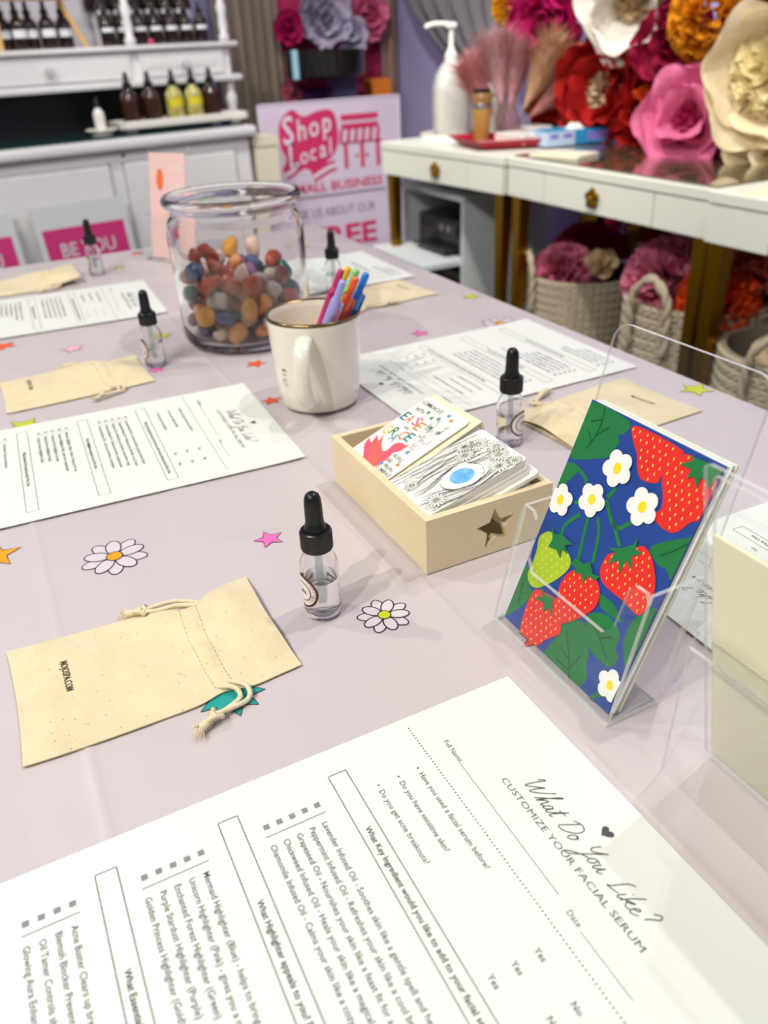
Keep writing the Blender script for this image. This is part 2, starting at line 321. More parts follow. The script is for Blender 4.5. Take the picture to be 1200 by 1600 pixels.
# prints on the cloth
m_ink = mat('dark_ink', '#2a1a33', .5); m_white_print = mat('white_print', '#d6cdd2', .4)
def on_cloth(dz): return lambda p: (p.x, p.y, T + max(cloth_z(p.x, p.y), -.0009) + dz)
def daisy(cx, cy, R, centre, rot, n=9):
    w = MB(); k = MB()
    for layer, (m, rr, a0) in enumerate(((5, 1.0, .6), (5, .92, 0))):
        for i in range(m):
            a = rot + a0 + 2 * PI * i / m
            e = ell(cx + math.cos(a) * R * .58 * rr, cy + math.sin(a) * R * .58 * rr, R * .42 * rr, R * .23, 20, a)
            w.poly(e, 0, on_cloth(.0003 + .0002 * layer)); k.stroke(e, .0009, 0, True, on_cloth(.0004 + .0002 * layer))
    o = w.build('printed_daisy', m_white_print, cloth); k.stroke(ell(cx, cy, R * .24), .0007, 0, True, on_cloth(.0010))
    k.build('daisy_outline', m_ink, o)
    MB().poly(ell(cx, cy, R * .24), 0, on_cloth(.0008)).build('daisy_centre', centre, o)
m_or = mat('print_orange', '#f0a112', .5); m_li = mat('print_lime', '#c3cc1c', .5); m_pk = mat('print_pink', '#ee6fb8', .5)
m_te = mat('print_teal', '#1d9a94', .5); m_rd = mat('print_red', '#ee5a33', .5); m_ps = mat('print_pale_pink', '#efb4c4', .5)
daisy(.033, .557, .0255, m_or, .2); daisy(.181, .387, .0185, m_li, .9); daisy(.603, .872, .026, m_or, .3)
def pstar(cx, cy, R, m, rot, n=5, inner=.45):
    o = MB().poly(star(cx, cy, R, R * inner, n, rot), 0, on_cloth(.0004)).build('printed_star', m, cloth)
    MB().stroke(star(cx, cy, R, R * inner, n, rot), .0007, 0, True, on_cloth(.0006)).build('star_outline', m_ink, o)
for a in ((.146, .519, .0125, m_pk, .35), (-.003, .866, .021, m_li, 2.2), (.08, 1.102, .017, m_ps, .4), (-.001, 1.169, .019, m_rd, .7),
          (.493, .896, .014, m_pk, .2), (.64, 1.003, .016, m_li, .9), (.645, .565, .019, m_li, .4), (.158, .957, .012, m_pk, .5), (.196, 1.085, .014, m_li, .1),
          (.269, .908, .014, m_rd, .9), (.276, 1.63, .014, m_rd, .2), (.222, 1.53, .014, m_li, .4), (-.05, .606, .02, m_or, .2), (.245, .786, .012, m_rd, .2),
          (.254, .316, .012, m_rd, .8), (.296, .160, .016, m_or, .2), (.566, 1.48, .012, m_li, .2)):
    pstar(*a)
pstar(.066, .366, .021, m_te, .3, 10, .62)

# ================================================================== questionnaire sheets
PW, PL = .2159, .292
m_paper = mat('white_paper', '#e4e7e0', .6, spec=.3); m_print = mat('grey_print', '#434448', .6); m_print_b = mat('black_print', '#2c2c32', .6)
m_check = mat('grey_checkbox', '#85878b', .6)
SCRIPT = [  # "What Do You Like?" as pen strokes, x-height 1
 [(0, 1.5), (.12, 1.95), (.3, 2.0), (.22, 1.2), (.3, .1), (.8, .9), (1.15, 1.5), (1.02, .8), (1.1, .05), (1.6, .8), (2.05, 2.0)],
 [(1.95, .0), (2.3, .9), (2.75, 2.0), (2.7, 2.2), (2.5, 1.7), (2.25, .0), (2.5, .6), (2.75, .85), (2.8, .4), (2.85, .05), (3.1, .25)],
 [(3.6, .75), (3.35, .8), (3.15, .4), (3.25, .02), (3.5, .3), (3.65, .8), (3.6, .2), (3.75, .02), (4.0, .4), (4.45, 1.7)],
 [(4.45, 1.7), (4.2, .6), (4.2, .05), (4.5, .2)], [(3.95, 1.1), (4.75, 1.25)],
 [(5.9, 1.8), (5.7, 1.0), (5.5, .1), (6.2, .2), (6.75, 1.0), (6.6, 1.7), (5.9, 1.85), (5.4, 1.5)],
 [(7.0, .8), (6.8, .5), (6.85, .1), (7.1, .05), (7.3, .45), (7.2, .8), (7.0, .75), (7.5, .65)],
 [(8.6, 1.9), (8.5, 1.2), (8.8, .95), (9.2, 1.4), (9.5, 1.95)], [(9.5, 1.95), (9.1, .8), (8.6, -.7), (8.3, -1.0), (8.25, -.7), (8.9, .0), (9.4, .3)],
 [(9.75, .8), (9.5, .5), (9.55, .1), (9.8, .05), (10.0, .45), (9.85, .8), (10.2, .7)],
 [(10.35, .8), (10.25, .2), (10.4, .02), (10.7, .5), (10.85, .85), (10.75, .2), (10.9, .02), (11.2, .3)],
 [(13.0, 1.9), (12.6, 1.5), (12.4, .3), (12.2, .0), (12.6, .1), (13.2, .3)],
 [(13.45, .8), (13.35, .2), (13.5, .02), (13.75, .3)], [(13.6, 1.25), (13.66, 1.3)],
 [(14.3, 1.9), (13.95, .9), (13.8, .0)], [(13.9, .4), (14.5, .85), (14.3, .5), (14.1, .4), (14.5, .02), (14.8, .2)],
 [(14.8, .4), (15.15, .6), (15.1, .85), (14.85, .6), (14.9, .1), (15.2, .05), (15.5, .4)],
 [(15.7, 1.5), (16.0, 1.9), (16.3, 1.6), (16.0, .9), (15.95, .55)], [(15.93, .1), (15.96, .06)]]
def sheet_parts(p):
    Z = .0004
    s = MB()
    for st in SCRIPT:
        q = smoothpath([(.0700 + (x + .28 * y) * .00535, -.0395 + y * .0056, 0) for x, y in st], 5)
        s.stroke([(a.x, a.y) for a in q], .00062, Z)
    s.build('printed_script', m_print, p)
    h = MB(); write(h, 'CUSTOMIZE YOUR FACIAL SERUM', .0628, -.0478, .0050, .1035, Z); h.build('printed_heading', m_print, p)
    hp = [(.0 + .0035 * (16 * math.sin(t) ** 3) / 16, .0035 * (13 * math.cos(t) - 5 * math.cos(2 * t) - 2 * math.cos(3 * t) - math.cos(4 * t)) / 16) for t in (2 * PI * i / 30 for i in range(30))]
    MB().poly([(.1140 + a, -.0213 + c) for a, c in hp], Z).build('printed_heart', m_print, p)
    me, x0, w = txt('Have you used a facial serum before?'); S = .0640 / w
    t = MB()
    write(t, 'Full Name', .0258, -.0606, S, .0165, Z); write(t, 'Date', .1372, -.0640, S, None, Z)
    for i, q in enumerate(('Have you used a facial serum before?', 'Do you have sensitive skin?', 'Do you get acne breakouts?')):
        v = .0822 + i * .0117; write(t, q, .0388, -v - .001, S, None, Z, bold=.006); t.poly(ell(.0352, -v + .0006, .0006, n=10), Z)
        write(t, 'Yes', .1440, -v - .0042, S, None, Z, bold=.01); write(t, 'No', .1690, -v - .0046, S, None, Z, bold=.01)
    lists = ((.1391, .0425, ('Lavender Infused Oil - Soothes skin like a gentle spell and heals', 'Peppermint Infused Oil - Refreshes your skin like a cool breeze', 'Grapeseed Oil - Nourishes your skin like a feast fit for a king', 'Chickweed Infused Oil - Heals your skin like a magical potion', 'Chamomile Infused Oil - Calms your skin like a cozy blanket')),
             (.1992, .0410, ('Mermaid Highlighter (Blue) - helps to bring out the sea', 'Unicorn Highlighter (Pink) - gives you a magical glow', 'Enchanted Forest Highlighter (Green)', 'Purple Stardust Highlighter (Purple)', 'Golden Princess Highlighter (Gold)')),
             (.2586, .0385, ('Acne Buster Clears up breakouts', 'Blemish Blocker Prevents blemishes', 'Oil Tamer Controls shine', 'Glowing Aura Enhances')))
    c = MB(); r = MB()
    for v0, u0, ls in lists:
        for i, s_ in enumerate(ls):
            v = v0 + i * .0068; write(t, s_, u0, -v - .0012, S * 1.02, None, Z, bold=.008); c.box(u0 - .0128, u0 - .0098, -v - .0005, -v + .0025, Z, Z + .0001)
        r.stroke([(u0 - .0055, -v0 + .0035), (u0 - .0055, -v0 - .0068 * (len(ls) - 1) - .0012)], .0004, Z)
    t.build('printed_text', m_print, p)['kind'] = 'stuff'; c.build('printed_checkboxes', m_check, p)['kind'] = 'stuff'
    bt = MB()
    for (v0, s_, ut) in ((.1159, 'What Key Ingredient would you like to add to your facial serum? Pick One', .0552), (.1760, 'What Highlighter appeals to you? Pick One', .0667), (.2360, 'What Essential Oil would you like? Pick One', .0697)):
        for a_, c_ in (((.0175, -v0), (.1985, -v0)), ((.0175, -v0 - .0101), (.1985, -v0 - .0101)), ((.0175, -v0), (.0175, -v0 - .0101)), ((.1985, -v0), (.1985, -v0 - .0101))):
            r.stroke([a_, c_], .00045, Z)
        write(bt, s_, ut, -v0 - .0068, S * 1.0, None, Z, bold=.018)
    bt.build('printed_bold_text', m_print_b, p)['kind'] = 'stuff'
    r.stroke([(.0425, -.0605), (.1290, -.0615)], .0003, Z); r.stroke([(.1472, -.0640), (.1797, -.0640)], .0003, Z)
    u = .008
    while u < .205: r.poly(ell(u, -.0725, .00045, n=8), Z); u += .0021
    r.build('printed_rules', m_print_b, p)['kind'] = 'stuff'
def sheet(label, loc, rz):
    p = thing('questionnaire_sheet', label, 'paper', loc, rz, 'questionnaires laid at the table places')
    MB().grid(lambda a, c_: (a * PW, -c_ * PL, .00025 + .0009 * max(0, 1 - min(c_, 1 - c_) * 12) * a * a), 12, 16).build('paper', m_paper, p, smooth=True)
    return p
ZS = T + .0010
p1 = sheet('nearest white questionnaire sheet, its heading beside the strawberry cards', (.218, .295, ZS), -PI / 2); sheet_parts(p1)
dup(p1, 'white questionnaire sheet on the left between two cloth pouches, corner near the mug', (.234, .850, ZS), -PI / 2 - .045)
dup(p1, 'white questionnaire sheet farthest left, beside the foot of the glass jar', (.240, 1.405, ZS), -PI / 2 - .05)
dup(p1, 'white questionnaire sheet right of the mug, header shaded by the mug', (.346, .646, ZS), PI / 2 + .0)
dup(p1, 'white questionnaire sheet at the far right corner behind the pens', (.335, 1.155, ZS), PI / 2 - .02)
dup(p1, 'white questionnaire sheet at the right edge behind the clear sign holder', (.337, .150, ZS), PI / 2 - .03)

# ================================================================== dropper bottles
m_black = mat('black_rubber', '#141414', .38, spec=.4); m_capm = mat('black_cap', '#101010', .32)
m_bglass = glass('bottle_glass', '#ffffff', 1.45); m_liquid = glass('clear_serum', '#fbfdfc', 1.33); m_pip = clear('pipette_glass', '#f6fafa', 1.45, .10, '#f2f6f6')
m_lab = mat('label_white', '#efeae2', .6); m_brown = mat('label_brown', '#5c2a1c', .6)
def make_bottle(label, loc, rz):
    t = thing('dropper_bottle', label, 'bottle', loc, rz, 'small clear dropper bottles with black bulbs')
    R = .0127
    outer = [(.0105, 0), (.0118, .0006), (.0126, .0022), (R, .006), (R, .0385), (.0124, .0415), (.0112, .0450), (.0090, .0485), (.0078, .0510), (.0077, .0560)]
    inner = [(r - .0013, z + (.0022 if k < 4 else 0)) for k, (r, z) in enumerate(outer)][::-1]
    MB().lathe(outer + [(.0064, .056)] + inner[:-1] + [(.004, .0035)], 32).build('glass_body', m_bglass, t, smooth=50)
    li = [(.0095, .0030), (.0113, .0058), (.01150, .0295), (.0106, .0288), (.0, .0286)]
    MB().lathe(li[:-1], 32).build('serum', m_liquid, t, smooth=50)
    MB().lathe([(.0030, .058), (.0030, .016), (.0019, .011), (.0013, .011), (.0022, .017), (.0022, .058)], 14, cap0=False, cap1=False).build('pipette', m_pip, t, smooth=True)
    cap = MB(); n = 120
    for zz in ((.0520, .0655),):
        cap.lathe([(.0094, .0515), (.0103, .0520), (.0105, .0530), (.0105, .0642), (.0102, .0655), (.0094, .0662), (.0066, .0662)], n, wob=lambda a, z: 1.0 if z < .053 or z > .0645 else (1 + .016 * (1 if math.cos(a * 60) > 0 else -1)))
    cap.build('screw_cap', m_capm, t, smooth=25)
    MB().lathe([(.0072, .0655), (.0070, .0690), (.0063, .0705), (.0060, .0730), (.0058, .084), (.0054, .0885), (.0044, .0912), (.0026, .0927), (.0008, .0931)], 28).build('rubber_bulb', m_black, t, smooth=60)
    return t
def label_patch(t, a0):
    """round paper label wrapped on the glass, centred at angle a0"""
    def fn(off): return lambda p: ((.0127 + off) * math.cos(a0 + p.x / .0127), (.0127 + off) * math.sin(a0 + p.x / .0127), p.y)
    def disc(r, off):
        m = MB(); rings = 6; vs = [(0, .0225, 0)]; fs = []; N = 32
        for k in range(1, rings + 1):
            vs += [(r * k / rings * math.cos(2 * PI * i / N), .0225 + r * k / rings * math.sin(2 * PI * i / N), 0) for i in range(N)]
        for i in range(N): fs.append((0, 1 + i, 1 + (i + 1) % N))
        for k in range(rings - 1):
            for i in range(N):
                a = 1 + k * N + i; b_ = 1 + k * N + (i + 1) % N; fs.append((a, a + N, b_ + N, b_))
        return m.add(vs, fs, fn(off))
    o = disc(.0125, .0002).build('round_label', m_brown, t, smooth=True)
    disc(.0108, .0003).build('label_band', m_lab, o, smooth=True); disc(.0074, .0004).build('label_ring', m_brown, o, smooth=True); disc(.0067, .0005).build('label_centre', m_lab, o, smooth=True)
    w = MB(); write(w, 'SPA', .001, .0212, .0045, .0062, 0, 'C', bold=.01)
    for s_, a in (('COM', -.75), ('COMFORT', .95)):
        for i, ch in enumerate(s_):
            aa = a + (-.24 * i if a > 0 else .26 * i); d = aa if a > 0 else aa
            r = .0093
            write(w, ch, r * math.cos(d), .0225 + r * math.sin(d), .0022, None, 0, 'C', rot=d - PI / 2 if a > 0 else d + PI / 2)
    w2 = MB(); w2.v = [fn(.0007)(Vector(p)) for p in w.v]; w2.f = w.f; w2.mi = w.mi; w2.build('label_lettering', m_brown, o)
b1 = make_bottle('nearest clear dropper bottle, with a brown-ringed label, left of the wooden box', (.147, .412, T), 0)
label_patch(b1, math.radians(184))
b2 = dup(b1, 'clear dropper bottle behind the wooden box, in front of a cloth pouch', (.404, .563, T), 1.9)
dup(b1, 'clear dropper bottle left of the glass jar, beside a cloth pouch', (.162, .972, T), -.12)
dup(b1, 'clear dropper bottle farthest left, standing before the pink sign by the cabinet', (.180, 1.503, T), -.1)
dup(b1, 'clear dropper bottle mostly hidden behind the right side of the glass jar', (.480, 1.145, T), 2.6)

# ================================================================== muslin pouches
m_muslin = mat('muslin', '#e6d7b2', .85, spec=.2, noise=(60, .5), col2='#dac99e', bump=(900, .0006), sheen=.2)
nt = m_muslin.node_tree; b_ = nt.nodes['Principled BSDF']; lk = b_.inputs['Base Color'].links[0].from_socket
vo = nt.nodes.new('ShaderNodeTexVoronoi'); vo.inputs['Scale'].default_value = 160; tcn = nt.nodes.new('ShaderNodeTexCoord'); nt.links.new(tcn.outputs['Object'], vo.inputs['Vector'])
cr = nt.nodes.new('ShaderNodeMapRange'); cr.inputs[1].default_value = .07; cr.inputs[2].default_value = .11; cr.inputs[3].default_value = .6; cr.inputs[4].default_value = 0
nt.links.new(vo.outputs['Distance'], cr.inputs[0])
mxx = nt.nodes.new('ShaderNodeMix'); mxx.data_type = 'RGBA'; mxx.inputs[7].default_value = lin('#9a7f4e'); nt.links.new(cr.outputs[0], mxx.inputs[0]); nt.links.new(lk, mxx.inputs[6]); nt.links.new(mxx.outputs[2], b_.inputs['Base Color'])
m_cord = mat('cotton_cord', '#e4d6b4', .9, bump=(700, .0008)); m_stitch = mat('stitch_thread', '#b99f66', .9); m_poly = mat('pouch_print', '#4a4238', .8)
def make_pouch(label, loc, rz, seed, lift=.0):
    """local x: bottom seam at 0, mouth at .160 ; local y: width"""
    r = random.Random(seed); L, Wd = .160, .108
    ph = [r.uniform(0, 6) for _ in range(8)]
    def half(u):
        return Wd / 2 * (1 - .14 * math.exp(-((u - .70) / .08) ** 2) + .012 * math.sin(u * 7 + ph[0]))
    def off(u): return .004 * math.sin(u * 3.2 + ph[1]) - .004 * math.exp(-((u - .72) / .1) ** 2)
    def hgt(u, w):
        e = (1 - abs(w) ** 3) * min(1, u * 9) * (.35 + .65 * min(1, (1.02 - u) * 7))
        h = .0068 + .0036 * math.sin(u * 5 + ph[2] + w * 1.2) + .0016 * math.sin(u * 11 + w * 3 + ph[3])
        h += .0045 * math.exp(-((u - .70) / .055) ** 2) * (.6 + .4 * math.sin(w * 9 + ph[4])) - .0012 * math.exp(-((u - .735) / .012) ** 2) - .0012 * math.exp(-((u - .665) / .012) ** 2)
        h += .0026 * math.sin(w * 6 + u * 4 + ph[5]) * max(0, u - .35)
        return max(.0012, h) * e + .0012 + lift * max(0, u - .6) * 2.5
    def top(u, w): return Vector((u * L + .003 * w * w * (1 if u > .5 else -.6), off(u) + w * half(u), hgt(u, w)))
    t = thing('drawstring_pouch', label, 'pouch', loc, rz, 'unbleached cotton drawstring pouches')
    m = MB(); NU, NV = 56, 30
    m.grid(lambda a, c_: top(a, c_ * 2 - 1), NU, NV)
    m.grid(lambda a, c_: top(a, 1 - c_ * 2) * 1 - Vector((0, 0, top(a, 1 - c_ * 2).z - .0003 - lift * max(0, a - .6) * 2.3)), NU, NV)
    # hem closing the sides and the seam end
    for w in (-1, 1):
        m.grid(lambda a, c_: (lambda p: Vector((p.x, p.y, .0003 + lift * max(0, a - .6) * 2.3 + (p.z - .0003 - lift * max(0, a - .6) * 2.3) * (c_ if w < 0 else 1 - c_))))(top(a, w)), NU, 1)
    m.grid(lambda a, c_: (lambda p: Vector((p.x, p.y, .0003 + (p.z - .0003) * (1 - c_))))(top(0, a * 2 - 1)), NV, 1)
    m.build('cloth_body', m_muslin, t, smooth=60)
    st = MB()
    for u in (.665, .735):
        for k in range(27):
            w0 = -1 + 2 * (k + .15) / 27; w1 = w0 + 2 * .55 / 27
            if abs(w0) > .96: continue
            st.tube([top(u, w0) + Vector((0, 0, .0003)), top(u, w1) + Vector((0, 0, .0003))], .00022, 5)
    st['kind'] if False else None
    so = st.build('stitching', m_stitch, t); so['kind'] = 'stuff'
    # cords with a knot and a frayed end on each side
    for side, (kx, ky) in ((-1, (-.014, -.022)), (1, (-.030, .010))):
        e = top(.70, side * .97); c = MB(); z = .0022
        A = e + Vector((.003, 0, 0)); K = Vector((e.x + kx, e.y + (ky if side < 0 else ky), z + .0015))
        if side < 0:
            p1_ = [e + Vector((-.006, .004, 0)), e + Vector((.004, -.004, .002)), e + Vector((.004, -.013, 0)), K]
            p2_ = [e + Vector((.002, .005, .001)), e + Vector((.011, -.006, .002)), e + Vector((.008, -.016, 0)), K + Vector((.001, .001, .001))]
        else:
            p1_ = [e + Vector((.010, -.004, .001)), e + Vector((-.006, .004, .002)), e + Vector((-.018, .006, .001)), K]
            p2_ = [e + Vector((.012, -.001, 0)), e + Vector((-.004, .010, .001)), e + Vector((-.018, .012, .001)), K + Vector((.001, -.001, .001))]
        for pp in (p1_, p2_): c.tube(smoothpath(pp, 6), .0016, 7)
        d = (K - p1_[2]); d.z = 0; d = d.normalized(); n_ = Vector((-d.y, d.x, 0))
        kn = [K + d * (.0042 * math.cos(2 * a) * 1.0) + n_ * (.0034 * math.sin(a)) + Vector((0, 0, .0016 * math.sin(3 * a) + .001)) for a in (2 * PI * i / 26 for i in range(27))]
        c.tube(kn, .0017, 7)
        c.tube([K - n_ * .003, K + Vector((0, 0, .003)), K + n_ * .003], .0017, 7)
        c.tube([K, K + d * .006, K + d * .010], [.0022, .0024, .0028], 8)
        o = c.build('drawstring', m_cord, t, smooth=True)
        fr = MB()
        for i in range(26):
            a = r.uniform(-.9, .9); q = K + d * .009 + n_ * r.uniform(-.0024, .0024) + Vector((0, 0, r.uniform(-.0018, .0012)))
            dd = d * math.cos(a) + n_ * math.sin(a); l = r.uniform(.003, .007)
            fr.tube([q, q + dd * l * .5 + Vector((0, 0, r.uniform(-.001, .001))), q + dd * l + Vector((0, 0, -.001))], [.0004, .00035, .0002], 4)
        f_ = fr.build('frayed_end', m_cord, o); f_['kind'] = 'stuff'
    w = MB(); write(w, 'MOJOSPA.COM', 0, 0, .0062, .0305, 0, 'C', bold=.012)
    def wf(p):  # reading along -y, tops towards +x
        x, y = .0285 + p[1], -p[0] * 1.0 + .002
        u = x / L; return Vector((x, y, hgt(u, max(-1, min(1, (y - off(u)) / half(u)))) + .0004))
    w.v = [wf(p) for p in w.v]; w.build('pouch_lettering', m_poly, t)
    return t
make_pouch('nearest cotton drawstring pouch, at the left between two questionnaire sheets', (-.050, .421, T), .0, 3)
make_pouch('cotton drawstring pouch on the left between the jar-side bottle and a sheet', (-.016, .966, T), -.0, 5)
make_pouch('rumpled cotton pouch at the far left edge below the pink sign', (-.016, 1.502, T), .0, 12, .012)
make_pouch('cotton drawstring pouch behind the strawberry cards, seen through clear acrylic', (.602, .570, T), PI + .06, 21)
make_pouch('cotton drawstring pouch at the far right just behind the pens', (.600, 1.092, T), PI + .10, 33)

# ================================================================== mug with pens
m_mug = mat('white_ceramic', '#ece7d8', .18, coat=.4); m_goldrim = mat('gold_rim', '#8f7a52', .25, 1)
mug = thing('coffee_mug', 'white ceramic mug holding coloured pens, thin dark gold rim', 'mug', (.291, .756, T))
pr_ = [(.030, .0), (.036, .0004), (.0405, .003), (.0425, .007), (.0438, .02), (.0462, .055), (.0482, .090), (.0488, .0965), (.0482, .0982), (.0470, .0984), (.0458, .0970), (.0450, .090), (.0430, .055), (.0408, .02), (.036, .009), (.0, .007)]
MB().lathe(pr_[:-1] + [(.002, .0075)], 56).build('mug_body', m_mug, mug, smooth=60)
MB().lathe([(.0489, .0955), (.0491, .0968), (.0484, .0985), (.0470, .0988), (.0457, .0972)], 56, cap0=False, cap1=False).build('rim_line', m_goldrim, mug, smooth=True)
hd = math.radians(237)   # handle points towards the camera
def hp(r, z): return Vector((r * math.cos(hd), r * math.sin(hd), z))
path = smoothpath([hp(.0450, .083), hp(.056, .0845), (hp(.070, .079)), hp(.0765, .066), hp(.0765, .050), hp(.071, .034), hp(.060, .022), hp(.049, .0175), hp(.041, .0165)], 6)
m = MB(); tang = Vector((-math.sin(hd), math.cos(hd), 0)); N = 14
for k, p in enumerate(path):
    d = (path[min(k + 1, len(path) - 1)] - path[max(k - 1, 0)]).normalized(); nn = d.cross(tang)
    m.v += [tuple(p + tang * .0085 * math.cos(a) + nn * .0048 * math.sin(a)) for a in (2 * PI * i / N for i in range(N))]
for k in range(len(path) - 1):
    for i in range(N): m.f.append((k * N + i, k * N + (i + 1) % N, (k + 1) * N + (i + 1) % N, (k + 1) * N + i)); m.mi.append(0)
m.build('handle', m_mug, mug, smooth=True)
w = MB()
for st in ([(0, 0), (.002, .003), (.003, 0), (.005, .003), (.006, 0)], [(.0, -.004), (.003, -.003), (.006, -.004)], [(.006, -.010), (.002, -.008), (.001, -.013), (.005, -.015), (.007, -.013)]):
    w.stroke([(p.x, p.y) for p in smoothpath([(a, c_, 0) for a, c_ in st], 5)], .0007)
aa = math.radians(196); w.v = [(.0462 * math.cos(aa + p[0] / .045), .0462 * math.sin(aa + p[0] / .045), .047 + p[1]) for p in w.v]
w.build('mug_lettering', mat('mug_print', '#54504a', .5), mug)
m_tip = mat('pen_tip', '#c9c9cc', .3, 1)
def make_pen(label, col, base, top, clip_a, roll=0.):
    mm = mat('pen_' + col, col, .3, coat=.3)
    b0 = Vector(base); d = (Vector(top) - b0); Lp = .142; d.normalize()
    o = thing('ballpoint_pen', label, 'pen', tuple(b0), 0, 'coloured click pens in the mug')
    o.rotation_mode = 'QUATERNION'; o.rotation_quaternion = d.to_track_quat('Z', 'Y') @ Quaternion((0, 0, 1), clip_a)
    MB().lathe([(.0007, 0), (.0012, .004), (.0024, .010), (.0024, .010)], 14).build('tip', m_tip, o, smooth=60)
    MB().lathe([(.0026, .010), (.0046, .024), (.0052, .034), (.0052, .112), (.0050, .118), (.0046, .121), (.0040, .1225)], 18).build('barrel', mm, o, smooth=60)
    MB().lathe([(.0036, .1222), (.0036, .139), (.0032, .1415), (.0020, .142)], 16).build('click_button', mm, o, smooth=60)
    MB().box(.0050, .0086, -.0018, .0018, .112, .1195, .0008).box(.0068, .0086, -.0019, .0019, .078, .1185, .0008).box(.0048, .0086, -.0017, .0017, .078, .083, .0007).build('clip', mm, o)
    return o
mz = T + .0085; mx_, my_ = .291, .756
def pen_at(label, col, a0, b0, a1, b1, ca):
    f_ = lambda a, c_: (mx_ + a * .9026 + c_ * .4305, my_ - a * .4305 + c_ * .9026)
    make_pen(label, col, (*f_(a0, b0), mz), (*f_(a1, b1), T + .097), ca)
pen_at('lavender click pen in front of the others in the mug', '#a3a4e4', -.022, -.020, .017, -.032, -1.2)
pen_at('magenta click pen, tallest in the mug', '#c2356e', -.026, .004, .014, .004, 2.9)
pen_at('orange-red click pen between the lavender and blue pens', '#f0551f', -.014, -.009, .0285, -.0190, -1.0)
pen_at('yellow click pen at the back of the mug', '#f2bb12', -.024, .020, .020, .021, 2.0)
pen_at('light green click pen behind the blue pen', '#8ed873', -.012, .012, .029, .007, 2.6)
pen_at('blue click pen at the right rim of the mug', '#1278d6', -.002, .0005, .0390, -.0080, -.9)

# ================================================================== glass jar with tumbled stones
m_jar = glass('jar_glass', '#ffffff', 1.45)
jx, jy = .298, 1.017
jar = thing('glass_jar', 'large round clear glass jar, open and half full of stones', 'jar', (jx, jy, T))
jo = [(.060, .0), (.074, .001), (.081, .005), (.0842, .012), (.0848, .03), (.0852, .08), (.0854, .128), (.0848, .143), (.0822, .153), (.0785, .158), (.0770, .162), (.0775, .167), (.0830, .170), (.0858, .174), (.0858, .178), (.0832, .1815)]
ji = [(.0790, .1815), (.0745, .176), (.0735, .163), (.0750, .156), (.0790, .150), (.0808, .140), (.0812, .125), (.0810, .08), (.0806, .03), (.0795, .016), (.074, .010), (.060, .008)]
MB().lathe(jo + ji, 64).build('jar_body', m_jar, jar, smooth=70)
stone_cols = [('#a8431f', 'rust red', 16), ('#d9772b', 'orange', 20), ('#c98d2b', 'amber', 20), ('#d9b9a4', 'pale pink', 22), ('#27345c', 'navy blue', 22), ('#1f6a52', 'green', 16), ('#7d5a86', 'purple', 10), ('#b8aea4', 'milky grey', 10), ('#8a3a2a', 'brick red', 10)]
stone_meshes = []
for k in range(7):
    bm = bmesh.new(); bmesh.ops.create_icosphere(bm, subdivisions=3, radius=1)
    rr = random.Random(k + 50); ax = [Vector((rr.uniform(-1, 1), rr.uniform(-1, 1), rr.uniform(-1, 1))).normalized() for _ in range(5)]; hh = [rr.uniform(.6, .9) for _ in range(5)]
    sc_ = Vector((rr.uniform(1.0, 1.3), rr.uniform(.85, 1.05), rr.uniform(.7, .9)))
    for v in bm.verts:
        c_ = v.co.copy()
        for a_, h_ in zip(ax, hh):
            d_ = c_.dot(a_)
            if d_ > h_: c_ -= a_ * (d_ - h_) * .75
        v.co = Vector((c_.x * sc_.x, c_.y * sc_.y, c_.z * sc_.z))
    me = bpy.data.meshes.new('tumbled_stone'); bm.to_mesh(me); bm.free(); me.polygons.foreach_set('use_smooth', [True] * len(me.polygons)); me.materials.append(None); stone_meshes.append(me)
rr = random.Random(11); placed = []; cols = []
for c_, nme, w_ in stone_cols: cols += [(c_, nme)] * w_
rr.shuffle(cols)
for k in range(112):
    r = rr.uniform(.0105, .0138); best = None
    for _ in range(60):
        a = rr.uniform(0, 2 * PI); q = math.sqrt(rr.uniform(0, 1)) * (.0800 - r * 1.06); x, y = q * math.cos(a), q * math.sin(a); z = .0105 + r * .85
        for (px, py, pz, prr) in placed:
            d2 = (px - x) ** 2 + (py - y) ** 2; s_ = (r + prr) * .93
            if d2 < s_ * s_: z = max(z, pz + math.sqrt(s_ * s_ - d2))
        cost = z - .020 * (x * -.45 + y * .75) / .08      # heaped a little towards the back left
        if best is None or cost < best[0]: best = (cost, x, y, z)
    placed.append((best[1], best[2], best[3], r))
order = sorted(range(len(placed)), key=lambda i: placed[i][2])
for n_, i in enumerate(order):
    x, y, z, r = placed[i]; c_, nme = cols[i % len(cols)]
    if z > .072 and rr.random() < .5 and x < .02: c_, nme = ('#a8431f', 'rust red')
    o = obj('tumbled_stone', stone_meshes[i % 7], None, (jx + x, jy + y, T + z), (rr.uniform(0, 6), rr.uniform(0, 6), rr.uniform(0, 6)), mat('stone_' + nme.replace(' ', '_'), c_, .14, noise=(70, .55), col2={'#27345c': '#5a6a94', '#d9b9a4': '#efd8c8', '#1f6a52': '#0f3f33'}.get(c_, '#6e2e16' if c_ < '#c0' else '#e9a45a'), coat=.5))
    o.scale = (r * .98, r * .98, r * .98); tag(o, f'small polished {nme} tumbled stone in the glass jar', 'stone', f'{nme} tumbled stones in the jar')

